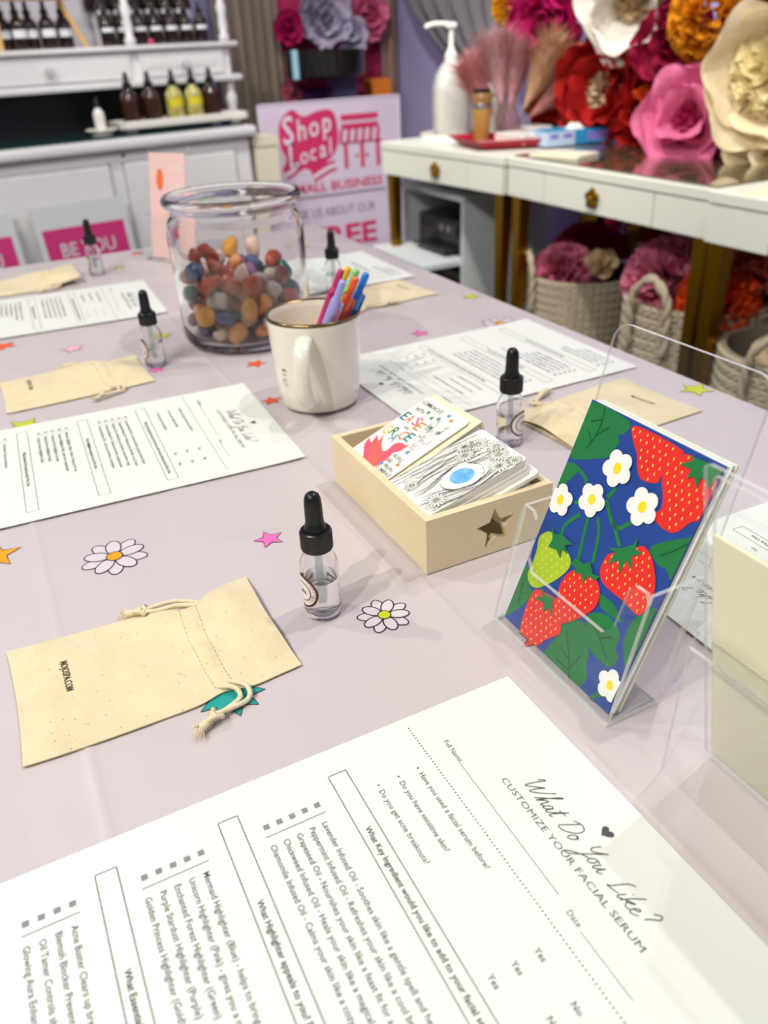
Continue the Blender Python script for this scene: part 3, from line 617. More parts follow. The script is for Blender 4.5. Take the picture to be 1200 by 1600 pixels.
# ================================================================== wooden box with two card decks
m_wood = mat('pale_plywood', '#ecdcb4', .55, noise=(18, .5), col2='#e2cb9c'); m_woodin = m_wood
bx0, bx1, by0, by1, bh, th = .229, .338, .413, .578, .045, .006
box = thing('wooden_box', 'open pale plywood box with a star cut-out, full of card decks', 'box', ((bx0 + bx1) / 2, (by0 + by1) / 2, T))
hw, hl = (bx1 - bx0) / 2, (by1 - by0) / 2
def holed_panel(outer, hole, t):
    """flat panel with a hole, thickness t, in the local xy plane"""
    cu = bpy.data.curves.new('p', 'CURVE'); cu.dimensions = '2D'; cu.fill_mode = 'BOTH'; cu.extrude = t / 2
    for pts in (outer, hole):
        sp = cu.splines.new('POLY'); sp.points.add(len(pts) - 1); sp.use_cyclic_u = True
        for q, p in zip(sp.points, pts): q.co = (p[0], p[1], 0, 1)
    o = bpy.data.objects.new('p', cu); C.objects.link(o); dg = bpy.context.evaluated_depsgraph_get(); dg.update()
    me = bpy.data.meshes.new_from_object(o.evaluated_get(dg)); bpy.data.objects.remove(o); bpy.data.curves.remove(cu); return me
st = star(.004, .0215, .0172, .0080, 5, PI / 2 + .08)
me = holed_panel([(-hw, 0), (hw, 0), (hw, bh), (-hw, bh)], st, th)
MB().mesh(me, lambda p: (p.x, -hl + th / 2 - p.z, p.y)).build('star_panel', m_wood, box)
MB().box(-hw, hw, hl - th, hl, 0, bh, .0006).build('end_panel', m_wood, box)
MB().box(-hw, -hw + th, -hl + th, hl - th, 0, bh, .0006).build('side_panel', m_wood, box)
MB().box(hw - th, hw, -hl + th, hl - th, 0, bh, .0006).build('side_panel', m_wood, box)
MB().box(-hw + th, hw - th, -hl + th, hl - th, .001, .005).build('base_panel', m_wood, box)

m_card = mat('card_white', '#f1efe6', .45, spec=.4); m_cream = mat('cream_board', '#ece2c0', .55)
CW, CL = .0635, .0889
def frame_from(origin, yaw, tilt):
    """card frame: local x = reading direction (-y), local y = up the card (+x, rising), z = normal"""
    v = Vector((math.cos(tilt) * math.cos(yaw), math.cos(tilt) * math.sin(yaw), math.sin(tilt))); u = Vector((math.sin(yaw), -math.cos(yaw), 0)); n = u.cross(v)
    return Matrix((u, v, n)).transposed().to_4x4()
def thing_m(name, label, cat, origin, M3, group=None):
    o = thing(name, label, cat, origin, 0, group); o.rotation_euler = M3.to_euler(); return o
inks = {k: mat('ink_' + k, c_, .5) for k, c_ in dict(teal='#1f7f8c', orange='#ee7b2b', pink='#ee4f86', gold='#c98a1a', yellow='#eec01e', green='#2f6b45', blue='#5f93b5', black='#2d2d30', salmon='#ee6a50', sky='#3f93d8', line='#3b403c', mgreen='#4f8f6c').items()}
# lower deck box: a lidded card box leaning on the box rim, spine towards the camera
F1 = frame_from(None, .035, .365)
deck = thing_m('card_deck_box', 'white card deck box with colourful spine lettering, leaning in the wooden box', 'card box', (.2415, .5560, T + .0105), F1)
MB().box(.000, CW + .004, -.0005, CL + .005, -.0005, .0235, .0008).build('deck_body', m_card, deck)
MB().box(-.001, CW + .005, -.001, CL + .0075, .0235, .0252, .0006).build('lid', m_cream, deck)
MB().box(-.001, CW + .005, CL + .0052, CL + .0075, .010, .0240, .0005).build('lid_flap', m_cream, deck)
spine = MB()
def on_spine(mb, name, mm):
    mb.v = [(CW + .0044, p[0], p[1]) for p in mb.v]; mb.build(name, mm, deck)
for i, (ch, k) in enumerate(zip('SPIRIT', ('blue', 'pink', 'gold', 'green', 'orange', 'teal'))):
    w = MB(); write(w, ch, .012 + i * .0052 + (0 if i < 3 else -.001), .006, .0125, None, 0, 'C', bold=.02); on_spine(w, 'spine_letter', inks[k])
w = MB(); w.poly(star(.052, .013, .005, .0022, 5, .3)); on_spine(w, 'spine_star', inks['teal'])
w = MB(); cr_ = [(.0445 + .0045 * math.cos(a), .0125 + .0055 * math.sin(a)) for a in (PI * .5 + PI * i / 12 for i in range(13))]; w.poly(cr_ + [(.0445 - .002 * math.sin(PI * i / 12), .0070 + .011 * i / 12) for i in range(1, 12)]); on_spine(w, 'spine_moon', inks['blue'])
w = MB(); write(w, 'GABRIELLE', .060, .009, .0075, .027, bold=.01); on_spine(w, 'spine_name', inks['black'])
# the affirmation card lying on top of it
nrm = F1.to_3x3() @ Vector((0, 0, 1))
card1 = thing_m('affirmation_card', 'white card reading ease and grace, with a pink bird', 'card', tuple(Vector((.2415, .5565, T + .0115)) + nrm * .0256), F1)
MB().prism(rrect(0, CW, 0, CL, .004), 0, .0011).build('card_face', m_card, card1)
Z1 = .00125
mm_ = lambda l: [(a / 1000, c_ / 1000) for a, c_ in l]
def art(name, pts, m, par, z): return MB().poly([(p.x, p.y) for p in smoothpath([(a, c_, 0) for a, c_ in pts], 4, True)], z).build(name, m, par)
m_bird = mat('bird_watercolour', '#ef6a4c', .5, noise=(60, .9), col2='#ee4a86'); art('painted_bird', mm_(ART['bird']), m_bird, card1, Z1)
ct = ART['c1text']; w = MB()
for k, s_, sz in (('comm', 'I COMMUNICATE', .0062), ('wth', 'WITH', .0062), ('and_', 'AND', .0042), ('people', 'PEOPLE', .0054), ('are', 'ARE', .0054), ('willing', 'WILLING', .0054), ('to', 'TO EMBRACE', .0054), ('what', 'WHAT I HAVE', .0054)):
    (x0, y0), (x1, y1) = mm_(ct[k]); write(w, s_, x0, y0 - .0015, sz, x1 - x0, Z1, bold=.004)
w.build('card_lettering', inks['black'], card1)['kind'] = 'stuff'
for k, ch, col in (('E1', 'E', 'teal'), ('A1', 'A', 'orange'), ('S1', 'S', 'pink'), ('E2', 'E', 'gold'), ('G', 'G', 'yellow'), ('R', 'R', 'green'), ('A2', 'A', 'blue'), ('C', 'C', 'orange'), ('E3', 'E', 'teal')):
    (x0, y0), = mm_(ct[k]); w = MB(); write(w, ch, x0, y0 - .0052, .0145, .0072, Z1, 'C', bold=.012); w.build('card_letter', inks[col], card1)
for i, (p, k) in enumerate(zip(mm_(ART['c1star']), ('blue', 'gold', 'blue', 'sky', 'gold', 'mgreen', 'mgreen', 'mgreen', 'mgreen', 'mgreen'))):
    MB().poly(star(p[0], p[1], .0032, .0013, 5, .3 * i), Z1 + .0001).build('card_star', inks[k], card1)
w = MB()
for l in ART['twig']:
    q = smoothpath([(a, c_, 0) for a, c_ in mm_(l)], 5); w.stroke([(p.x, p.y) for p in q], .0003, Z1)
    for j in range(2, len(q) - 1, 3):
        a = rnd.uniform(0, 6); w.stroke(ell(q[j].x + .0022 * math.cos(a), q[j].y + .0022 * math.sin(a), .0022, .0008, 12, a), .00022, Z1, True)
w.build('twig_drawing', inks['line'], card1)['kind'] = 'stuff'
# second deck: line-drawn cards
F2 = frame_from(None, -.01, .278); n2 = F2.to_3x3() @ Vector((0, 0, 1))
deck2 = thing_m('colouring_card_deck', 'stack of cards with black floral line drawing and a blue moon', 'card deck', tuple(Vector((.2405, .4835, T + .0195))), F2)
for i in range(7):
    dx, dy = rnd.uniform(-.0012, .0012), rnd.uniform(-.001, .001)
    if i == 2: dx, dy = .0035, .006
    MB().prism([(p[0] + dx, p[1] + dy) for p in rrect(0, CW - .0015, 0, CL, .004)], .0033 * i, .0033 * i + .0031).build('card', m_card, deck2)
Z2 = .0033 * 7 + .0001; w = MB(); r2 = random.Random(3)
def clipped(pts): return [(min(max(a, .0006), CW - .0022), min(max(c_, .0006), CL - .0006)) for a, c_ in pts]
mo = mm_(ART['c2']['moon']); mc = (.0405, .0445)
for i in range(46):   # long blades flowing round the clearing
    u0 = CW * (i + .5) / 46 + r2.uniform(-.001, .001); sd = 1 if u0 > mc[0] else -1; off0 = abs(u0 - mc[0]); v0 = r2.uniform(0, .02); v1 = CL - r2.uniform(0, .02); sk = r2.uniform(-.004, .004)
    pts = []
    for q in range(15):
        v = v0 + (v1 - v0) * q / 14; push = .0135 * math.exp(-((v - mc[1]) / .019) ** 2) * math.exp(-off0 / .016); pts.append((u0 + sd * push + sk * math.sin(q * .45) + (v - mc[1]) * .10, v))
    w.stroke(clipped(pts), .00022, Z2)
    if i % 3 == 0: w.stroke(clipped([(a + .0009 * math.sin(n_ * .22), c_) for n_, (a, c_) in enumerate(pts)]), .0002, Z2)
for i in range(22):   # tangle round the clearing
    a = r2.uniform(0, 6.28); pts = [(mc[0] + (.0130 + .002 * r2.random()) * math.cos(a + d), mc[1] + (.0165 + .002 * r2.random()) * math.sin(a + d)) for d in (0, .12, .25, .4)]
    w.stroke(clipped(pts), .0003, Z2)
w.build('grass_drawing', inks['line'], deck2)['kind'] = 'stuff'
for k, (fx, fy) in enumerate([(.016, .075), (.020, .060), (.010, .066), (.040, .078), (.052, .070), (.030, .083), (.050, .016), (.020, .012), (.056, .082)]):
    w = MB(); wh = MB(); R = .0085 if k < 7 else .006
    for i in range(14):
        a = 2 * PI * i / 14 + k; e = clipped(ell(fx + R * .58 * math.cos(a), fy + R * .58 * math.sin(a), R * .42, R * .12, 12, a)); wh.poly(e, Z2 + .00008); w.stroke(e, .00026, Z2 + .00014, True)
    o = wh.build('flower_drawing', m_card, deck2); o['kind'] = 'stuff'; w.stroke(clipped(ell(fx, fy, R * .18, n=10)), .0003, Z2 + .00016, True); w.build('flower_outline', inks['line'], o)['kind'] = 'stuff'
MB().poly([(a + .0008 * math.sin(7 * q), c_ + .0008 * math.cos(5 * q)) for q, (a, c_) in enumerate(ell(mc[0], mc[1], .0140, .0165, 36))], Z2 + .00018).build('clearing', m_card, deck2)
MB().poly(ell(mc[0], mc[1], .0092, .0098, 28), Z2 + .0003).build('painted_moon', mat('moon_watercolour', '#3f9fe6', .5, noise=(90, .7), col2='#a9d6f4'), deck2)

# ================================================================== acrylic holder with strawberry cards
m_acr = clear('clear_acrylic', '#feffff', 1.34, .003); m_acre = clear('acrylic_edge', '#f4f6f2', 1.49, .38, '#f6f7f2')
hol = thing('card_holder', 'clear acrylic card holder with a cut-out front, holding strawberry cards', 'card holder', (.242, .291, T))
LE = math.tan(math.radians(12.8)); HWY = .056; tk = .0024
def pane(pts, x0, t_, name, par, lean=LE):
    """pane in the y/z plane (pts are (y,z)), leaning back with height, thickness t_ along x"""
    return MB().prism(pts, 0, t_, lambda p: (x0 + p.z + p.y * lean, p.x, p.y), edge=1).build(name, [m_acr, m_acre], par)
fr_pts = [(-HWY, 0), (HWY, 0), (HWY, .078), (HWY - .004, .083), (HWY - .011, .083), (HWY - .015, .079), (HWY - .017, .054), (HWY - .023, .047), (-HWY + .023, .047), (-HWY + .017, .054), (-HWY + .015, .079), (-HWY + .011, .083), (-HWY + .004, .083), (-HWY, .078)]
pane(fr_pts, 0, tk, 'front_pane', hol)
bk = [(-HWY, 0), (HWY, 0)] + rrect(-HWY, HWY, .0, .188, .011)[:12]
pane([(-HWY, 0), (HWY, 0)] + [p for p in rrect(-HWY, HWY, -.02, .188, .011) if p[1] > .05], .037, tk, 'back_pane', hol)
for y in (-HWY, HWY - tk):
    MB().prism([(tk, .0), (.037, .0), (.037 + .082 * LE, .082), (tk + .082 * LE, .082)], 0, tk, lambda p: (p.x, y + p.z, p.y), edge=1).build('side_pane', [m_acr, m_acre], hol)
MB().box(tk, .037, -HWY + tk, HWY - tk, .0005, tk).build('base_pane', m_acr, hol)
# strawberry cards: a stack leaning from the front foot to the back pane
KW, KL = .1016, .1524; LA = math.radians(22.0)
vz = Vector((math.sin(LA), 0, math.cos(LA))); uy = Vector((0, -1, 0)); nz = uy.cross(vz)    # nz points towards -x (viewer side)
FK = Matrix((uy, vz, nz)).transposed().to_4x4()
stackx = .2475
def kcard(i, label, off, m, dv=0., du=0.):
    p = Vector((stackx, .342, T + .0030)) - nz * off + uy * du + vz * dv
    o = thing_m('greeting_card', label, 'greeting card', tuple(p), FK, 'greeting cards in the acrylic holder')
    MB().box(0, KW, 0, KL, -.0016, 0, .0002).build('card_board', m, o); return o
kc = kcard(0, 'front greeting card painted with strawberries, leaves and white flowers on blue', 0., mat('card_blue', '#1f4593', .45, noise=(25, .4), col2='#183a84'))
cols_b = ['#f1eee0', '#eef0ea', '#cfe6e0', '#f2ead0']
for i, (c_, lb) in enumerate(zip(cols_b, ('cream', 'white', 'pale aqua', 'pale yellow'))):
    kcard(i + 1, f'{lb} greeting card, {["first", "second", "third", "fourth"][i]} behind the strawberry card in its stack', .0019 * (i + 1), mat('card_stock_%d' % i, c_, .5), .0005 * i, .0008 * (i % 2))
m_leafc = mat('art_green', '#1c7a3e', .45, noise=(40, .4), col2='#156633'); m_redc = mat('art_red', '#e62b22', .45, noise=(40, .4), col2='#d6201c'); m_limec = mat('art_lime', '#a9c72e', .45); m_dg = mat('art_dark_green', '#0d4f2a', .45)
m_wht = mat('art_white', '#f4f1ea', .45); m_yel = mat('art_yellow', '#f6dc1e', .45); m_seed = mat('art_seed', '#f3d95a', .45)
def clipk(l): return [(min(max(a, .0002), KW - .0002), min(max(c_, .0002), KL - .0002)) for a, c_ in l]
zk = .0001
for l in ART['leaf']: MB().poly(clipk([(p.x, p.y) for p in smoothpath([(a, c_, 0) for a, c_ in mm_(l)], 3, True)]), zk).build('painted_leaf', m_leafc, kc)
w = MB()
for l in ART['vein']: w.stroke(clipk([(p.x, p.y) for p in smoothpath([(a, c_, 0) for a, c_ in mm_(l)], 4)]), .0009, zk + .0001)
w.build('leaf_veins', m_dg, kc)['kind'] = 'stuff'
for l in ART['stem']: MB().stroke(clipk([(p.x, p.y) for p in smoothpath([(a, c_, 0) for a, c_ in mm_(l)], 4)]), .0026, zk + .00008).build('painted_stem', m_leafc, kc)
def inside(p, poly):
    c_ = False; n = len(poly)
    for i in range(n):
        (x0, y0), (x1, y1) = poly[i], poly[(i + 1) % n]
        if (y0 > p[1]) != (y1 > p[1]) and p[0] < (x1 - x0) * (p[1] - y0) / (y1 - y0) + x0: c_ = not c_
    return c_
def berry(l, m, dz):
    P = clipk([(p.x, p.y) for p in smoothpath([(a, c_, 0) for a, c_ in mm_(l)], 4, True)])
    o = MB().poly(P, zk + dz).build('painted_strawberry', m, kc); w = MB()
    xs = [p[0] for p in P]; ys = [p[1] for p in P]; y = min(ys) + .002; row = 0
    while y < max(ys):
        x = min(xs) + (.0022 if row % 2 else .0046)
        while x < max(xs):
            q = (x + rnd.uniform(-.0006, .0006), y + rnd.uniform(-.0006, .0006))
            if all(inside((q[0] + a, q[1] + c_), P) for a, c_ in ((.001, 0), (-.001, 0), (0, .0014), (0, -.0014))): w.poly(ell(q[0], q[1], .00042, .00095, 8, rnd.uniform(-.3, .3)), zk + dz + .00006)
            x += .0050
        y += .0042; row += 1
    w.build('berry_seeds', m_seed, o)['kind'] = 'stuff'
for k, l in enumerate(ART['red']): berry(l, m_redc, .00016 + .00012 * k)
berry(ART['lime'][0], m_limec, .0002)
for l in ART['calyx']: MB().poly(clipk(mm_(l)), zk + .0010).build('painted_calyx', m_leafc, kc)
for (c0, c1) in ART['flower']:
    cx, cy = c0[0] / 1000, c0[1] / 1000; R = math.hypot(c1[0] - c0[0], c1[1] - c0[1]) / 1000 * .92; a0 = rnd.uniform(0, 1)
    P = clipk([(cx + R * (.70 + .30 * abs(math.cos(2.5 * (t - a0))) ** .7) * math.cos(t), cy + R * (.70 + .30 * abs(math.cos(2.5 * (t - a0))) ** .7) * math.sin(t)) for t in (2 * PI * i / 60 for i in range(60))])
    o = MB().poly(P, zk + .0011).build('painted_flower', m_wht, kc); MB().poly(clipk(ell(cx, cy, R * .26, R * .3)), zk + .0012).build('flower_centre', m_yel, o)

# ================================================================== clear slant sign holder at the right edge
sgn = thing('sign_holder', 'clear slanted acrylic sign holder at the right edge, seen from behind', 'sign holder', (.275, .140, T))
sl = -.041 / .184
MB().prism(rrect(-.055, .055, .0, .186, .004), 0, .0022, lambda p: (p.z + p.y * sl, p.x, p.y), edge=1).build('back_pane', [m_acr, m_acre], sgn)
MB().prism(rrect(-.055, .055, .0, .178, .002), 0, .0022, lambda p: (p.z + .0050 + p.y * sl, p.x, p.y), edge=1).build('front_pane', [m_acr, m_acre], sgn)
q0 = Vector((-.028, 0, .0)); q1 = Vector((.087 * sl - .006, 0, .082)); q2 = Vector((.090 * sl - .0004, 0, .090))
for a_, c_, nm in ((q0, q1, 'foot_pane'), (q1, q2, 'foot_bend')):
    d = (c_ - a_); n_ = Vector((d.z, 0, -d.x)).normalized() * .0022
    vs = []
    for y in (-.055, .058): vs += [tuple(a_ + Vector((0, y, 0))), tuple(c_ + Vector((0, y, 0))), tuple(c_ + n_ + Vector((0, y, 0))), tuple(a_ + n_ + Vector((0, y, 0)))]
    m = MB(); m.add(vs, [(0, 3, 7, 4), (0, 4, 5, 1), (3, 2, 6, 7)]); m.cur = 1; m.add(vs, [(0, 1, 2, 3), (4, 7, 6, 5), (1, 5, 6, 2)]); m.build(nm, [m_acr, m_acre], sgn)
ins = thing('sign_insert', 'blank cream back of the printed insert in the slanted sign holder', 'sign card', (.275, .140, T))
MB().box(.0025, .0047, -.055, .0525, .002, .150, .0004, lambda p: (p.x + p.z * sl, p.y, p.z)).build('insert_card', m_cream, ins)

# ================================================================== acrylic stand with a pink card, far left behind the jar
fs = thing('card_stand', 'clear acrylic stand with a pink card at the far end, behind the jar', 'card stand', (.318, 1.530, T), -1.05)
MB().prism(rrect(-.05, .05, 0, .19, .006), 0, .0025, lambda p: (p.x, p.z + p.y * .2, p.y), edge=1).build('back_pane', [m_acr, m_acre], fs)
MB().prism(rrect(-.05, .05, 0, .08, .006), 0, .0025, lambda p: (p.x, -.02 + p.z + p.y * .2, p.y), edge=1).build('front_pane', [m_acr, m_acre], fs)
MB().box(-.05, .05, -.02, .03, 0, .0025).build('base_pane', [m_acr, m_acre], fs)
pc = thing('pink_card', 'pale pink card with an orange blot and white script in the far stand', 'card', (.318, 1.530, T), -1.05)
MB().box(-.045, .045, -.004, -.002, .003, .178, 0, lambda p: (p.x, p.y + p.z * .2, p.z)).build('card_board', mat('pale_pink_card', '#f4ccc6', .5), pc)
MB().poly(ell(-.018, .135, .009, .018, 20), 0, lambda p: (p.x, -.0045 + p.y * .2, p.y)).build('orange_blot', mat('orange_blot', '#f07a3c', .5), pc)
w = MB()
for y in (.155, .125): w.stroke([(.002 + .0035 * q, y + .006 * math.sin(q * 1.7)) for q in range(11)], .0022)
w.v = [(p[0], -.0046 + p[1] * .2, p[1]) for p in w.v]; w.build('card_script', m_card, pc)

# ================================================================== white secretary cabinet on the left, at the back
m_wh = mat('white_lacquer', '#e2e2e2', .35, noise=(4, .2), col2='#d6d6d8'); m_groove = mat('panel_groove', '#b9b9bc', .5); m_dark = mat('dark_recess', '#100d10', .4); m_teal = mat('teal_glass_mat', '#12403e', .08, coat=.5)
m_crystal = clear('crystal_knob', '#f4f4f6', 1.5, .5, '#e8e8ee'); m_keyh = mat('keyhole', '#3a3a40', .4, .6)
CA = math.radians(9.5)
cab = thing('secretary_cabinet', 'white secretary cabinet with a hutch of drawers and turned posts at the back left', 'cabinet', (1.09, 3.39, 0), CA)
MB().box(-1.75, .02, .025, .62, 0, T + .025, .004).build('lower_body', m_wh, cab)
MB().box(-1.78, .045, -.012, .62, T + .025, T + .062, .012).build('writing_surface', m_wh, cab, smooth=40)
MB().box(-1.70, .01, .030, .60, T + .0625, T + .068).build('glass_mat', m_teal, cab)
for x0, x1 in ((-.515, -.055), (-1.03, -.575), (-1.55, -1.09)):
    o = MB().box(x0, x1, .013, .024, .10, T - .025, .004).build('panel', m_wh, cab)
    g = MB()
    for a in ((x0 - .006, x1 + .006, T - .025, T - .017), (x0 - .006, x1 + .006, .09, .098)): g.box(a[0], a[1], .017, .0245, a[2], a[3])
    g.box(x0 - .006, x0, .017, .0245, .09, T - .017).box(x1, x1 + .006, .017, .0245, .09, T - .017).build('panel_moulding', m_groove, o)
    MB().lathe([(.006, 0), (.006, .004), (.003, .005)], 12, lambda p: (x0 + .005 + p.x, .0245 - p.z, T + .004 + p.y)).build('keyhole', m_keyh, cab)
HD = .26
MB().box(-1.75, .11, HD + .02, HD + .30, T + .235, T + .338, .004).build('drawer_case', m_wh, cab)
MB().box(-1.78, .14, HD - .01, HD + .31, T + .338, T + .356, .006).build('hutch_shelf', m_wh, cab, smooth=40)
MB().box(-1.78, .145, HD - .012, HD + .05, T + .214, T + .238, .008).build('lower_moulding', m_wh, cab, smooth=40)
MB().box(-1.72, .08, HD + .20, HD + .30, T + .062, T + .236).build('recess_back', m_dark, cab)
MB().box(-1.75, .06, HD + .29, HD + .31, T + .34, T + 1.10).build('hutch_back', mat('hutch_grey', '#b6b4bc', .6), cab)
for x0, x1, kx in ((-.285, .075, -.105), (-.96, -.325, -.645), (-1.7, -1.0, -1.35)):
    d = MB().box(x0, x1, HD + .008, HD + .022, T + .245, T + .330, .003).build('drawer', m_wh, cab)
    MB().lathe([(.010, 0), (.008, .006), (.016, .016), (.019, .026), (.014, .036), (.004, .040)], 10, lambda p: (kx + p.x, HD + .008 - p.z, T + .288 + p.y)).build('knob', m_crystal, d)
    if kx == -.105:
        for i in range(12):
            MB().box(x0 + .03 + i * .025, x0 + .048 + i * .025, HD + .0055, HD + .0085, T + .275, T + .300, .001, lambda p: (p.x + (p.z - T - .2875) * .8, p.y, p.z)).build('carved_leaf', m_wh, d)
prof = [(.020, 0), (.022, .02), (.014, .03), (.019, .06), (.015, .09), (.021, .12), (.013, .14), (.018, .20), (.020, .30), (.015, .36), (.021, .40), (.014, .44), (.019, .60), (.020, .74)]
for x in (-1.0, -.305, .095):
    MB().lathe([(r, z) for r, z in prof], 16, lambda p: (x + p.x, HD + .02 + p.y, T + .356 + p.z)).build('turned_post', m_wh, cab, smooth=True)
MB().lathe([(.022, 0), (.024, .015), (.014, .03), (.022, .07), (.024, .09), (.014, .12), (.020, .14), (.022, .153)], 16, lambda p: (.10 + p.x, HD + .03 + p.y, T + .062 + p.z)).build('baluster', m_wh, cab, smooth=True)
CM = Matrix.Translation((1.09, 3.39, 0)) @ Matrix.Rotation(CA, 4, 'Z')
def cw(x, y, z): return tuple(CM @ Vector((x, y, z)))

# bottles on the cabinet
m_amber = mat('amber_glass', '#2c1209', .08, coat=.6, noise=(30, .5), col2='#471d0a'); m_amberd = mat('dark_amber_glass', '#1d0f0c', .08, coat=.6); m_yoil = mat('yellow_oil', '#8f862c', .1, coat=.6, noise=(35, .9), col2='#d6d08a'); m_yl = mat('yellow_label', '#d8c81e', .5)
m_milk = mat('white_bottle', '#e6e4dc', .3); m_tag = mat('white_label', '#dfe2e6', .6)
bot_prof = [(.026, 0), (.029, .003), (.030, .010), (.030, .078), (.028, .088), (.020, .100), (.0135, .106), (.0130, .114)]
def big_bottle(label, loc, m, lab=None, group=None, s=1.0, labm=None):
    t = thing('amber_bottle' if m in (m_amber, m_amberd) else 'oil_bottle' if m is m_yoil else 'white_bottle', label, 'bottle', loc, CA, group); t.scale = (s, s, s)
    MB().lathe(bot_prof, 20).build('bottle_body', m, t, smooth=50)
    MB().lathe([(.0145, .112), (.0148, .128), (.010, .130), (.0085, .134), (.008, .150), (.005, .158), (.001, .160)], 16).build('dropper_cap', m_capm, t, smooth=50)
    if lab:
        z0, z1 = lab; MB().grid(lambda a, c_: (.0304 * math.cos(PI * 1.5 + (a - .5) * 2.0), .0304 * math.sin(PI * 1.5 + (a - .5) * 2.0), z0 + c_ * (z1 - z0)), 10, 1).build('label', labm or m_tag, t, smooth=True)
    return t
tray = thing('white_tray', 'long shallow white tray with bottles on the cabinet top', 'tray', cw(-.20, .165, T + .078), CA)
for x in (-.22, .22):
    MB().box(x - .02, x + .02, -.04, .04, -.010, .002).build('tray_foot', m_milk, tray)
MB().box(-.25, .25, -.055, .055, 0, .006, .002).build('tray_base', m_milk, tray)
for a in ((-.265, .265, -.068, -.054), (-.265, .265, .054, .068)): MB().box(a[0], a[1], a[2], a[3], .003, .030, .004).build('tray_rim', m_milk, tray)
for a in ((-.268, -.25), (.25, .268)): MB().box(a[0], a[1], -.068, .068, .003, .030, .004).build('tray_end', m_milk, tray)
zt = T + .0845
big_bottle('amber dropper bottle at the left end of the white tray', cw(-.395, .165, zt), m_amber, s=1.17)
big_bottle('amber dropper bottle second from left on the white tray', cw(-.310, .165, zt), m_amber, s=1.17)
big_bottle('yellow oil bottle next to the amber bottles on the tray', cw(-.212, .165, zt), m_yoil, (.050, .075), s=1.17, labm=m_yl)
big_bottle('yellow oil bottle nearer the right end of the tray', cw(-.130, .165, zt), m_yoil, (.050, .075), s=1.17, labm=m_yl)
big_bottle('amber dropper bottle at the right end of the white tray', cw(-.052, .165, zt), m_amber, s=1.17)
dish = tag(MB().lathe([(.035, 0), (.04, .004), (.030, .010), (.050, .018), (.058, .022), (.056, .025), (.03, .019)], 24).build('white_dish', m_milk, None, cw(-.545, .10, T + .068), smooth=50), 'small white footed dish under the white dropper bottle on the cabinet', 'dish')
big_bottle('white dropper bottle standing in a small dish on the cabinet', cw(-.545, .10, T + .068 + .020), m_milk, s=.68)
zs = T + .356
for k, (x, lb) in enumerate(((-.735, 'far left'), (-.690, 'second from left'), (-.640, 'third from left'), (-.585, 'fourth from left'), (-.515, 'inside the ladder leg'))):
    big_bottle(f'amber bottle with white label on the hutch, {lb} under the wooden ladder', cw(x, HD + (.10 if k % 2 else .13), zs), m_amberd, (.040, .066), 'amber bottles under the ladder shelf', .98)
riser = tag(MB().box(-.40, -.0, .0, .06, 0, .06, .003).box(-.40, -.0, .06, .12, 0, .12, .003).build('step_riser', m_wh, None, cw(.05, HD + .155, zs), (0, 0, CA)), 'white stepped riser for bottles on the right of the hutch', 'riser')
k = 0
for row, (yy, zz, nn) in enumerate(((.115, 0, 7), (.185, .06, 7), (.245, .12, 7))):
    for i in range(nn):
        x = -.355 + i * .066 + (.02 if row == 1 else 0)
        if x > .06: continue
        big_bottle(f'dark dropper bottle with white label, {["front", "middle", "top"][row]} row right of the hutch, {["first", "second", "third", "fourth", "fifth", "sixth", "seventh"][i]} from left', cw(x, HD + yy, zs + zz), m_amberd, (.052, .068), 'dark bottles crowded on the hutch', .92)
tag(MB().lathe([(.0, 0), (.010, .003), (.012, .010), (.008, .018), (.001, .021)], 14).build('pink_bauble', mat('pink_bauble', '#d23a78', .4), None, cw(-.205, HD + .062, zs), smooth=True), 'tiny pink bauble before the dark bottles on the hutch', 'bauble')
m_pine = mat('pine', '#d8ae6c', .5, noise=(20, .4), col2='#c99a55')
lad = thing('ladder_shelf', 'small pale pine ladder frame on the left of the hutch', 'shelf', cw(-.62, HD + .07, zs), CA)
for x0, x1 in ((-.155, -.145), (.155, .075)):
    MB().tube([(x0, -.02, 0), (x1, .0, .18)], .009, 8).build('leg', m_pine, lad)
MB().box(-.20, .13, -.05, .06, .155, .172, .003).build('shelf_board', m_pine, lad)

# posters leaning on the cabinet
m_pb = mat('poster_white', '#c9ced0', .5); m_mag = mat('poster_magenta', '#c2276f', .5)
def be_you(label, x, rz):
    t = thing('poster_board', label, 'poster', cw(x, -.14, .050), CA + rz)
    f = lambda p: (p.x, p.y + p.z * .18, p.z)
    MB().box(-.17, .17, 0, .006, 0, .565, 0, f).build('board', m_pb, t)
    MB().box(-.150, .150, -.0015, 0, .375, .488, 0, f).build('colour_block', m_mag, t)
    w = MB(); write(w, 'BE YOU', 0, .392, .066, .20, -.003, 'C', bold=.01); w.v = [f(Vector((p[0], p[2], p[1]))) for p in w.v]; w.build('poster_lettering', m_pb, t)
be_you('pale poster with a magenta BE YOU block leaning on the cabinet panel', -.735, 0.)
be_you('pale poster with a magenta block cut by the left picture edge', -1.14, 0.)

# ================================================================== slim cream bin beside the cabinet
m_chair = mat('cream_plastic', '#d9d3bd', .45)
bn = thing('slim_bin', 'slim cream bin standing between the cabinet and the sign', 'bin', (1.175, 3.47, 0), .05)
MB().prism(rrect(-.052, .052, .0, T - .02, .012), 0, .10, lambda p: (p.x * (.85 + .15 * p.y / T), p.z - .05, p.y)).build('bin_body', m_chair, bn)
MB().prism(rrect(-.057, .057, T - .02, T + .018, .014), 0, .11, lambda p: (p.x, p.z - .055, p.y)).build('bin_lid', m_chair, bn)

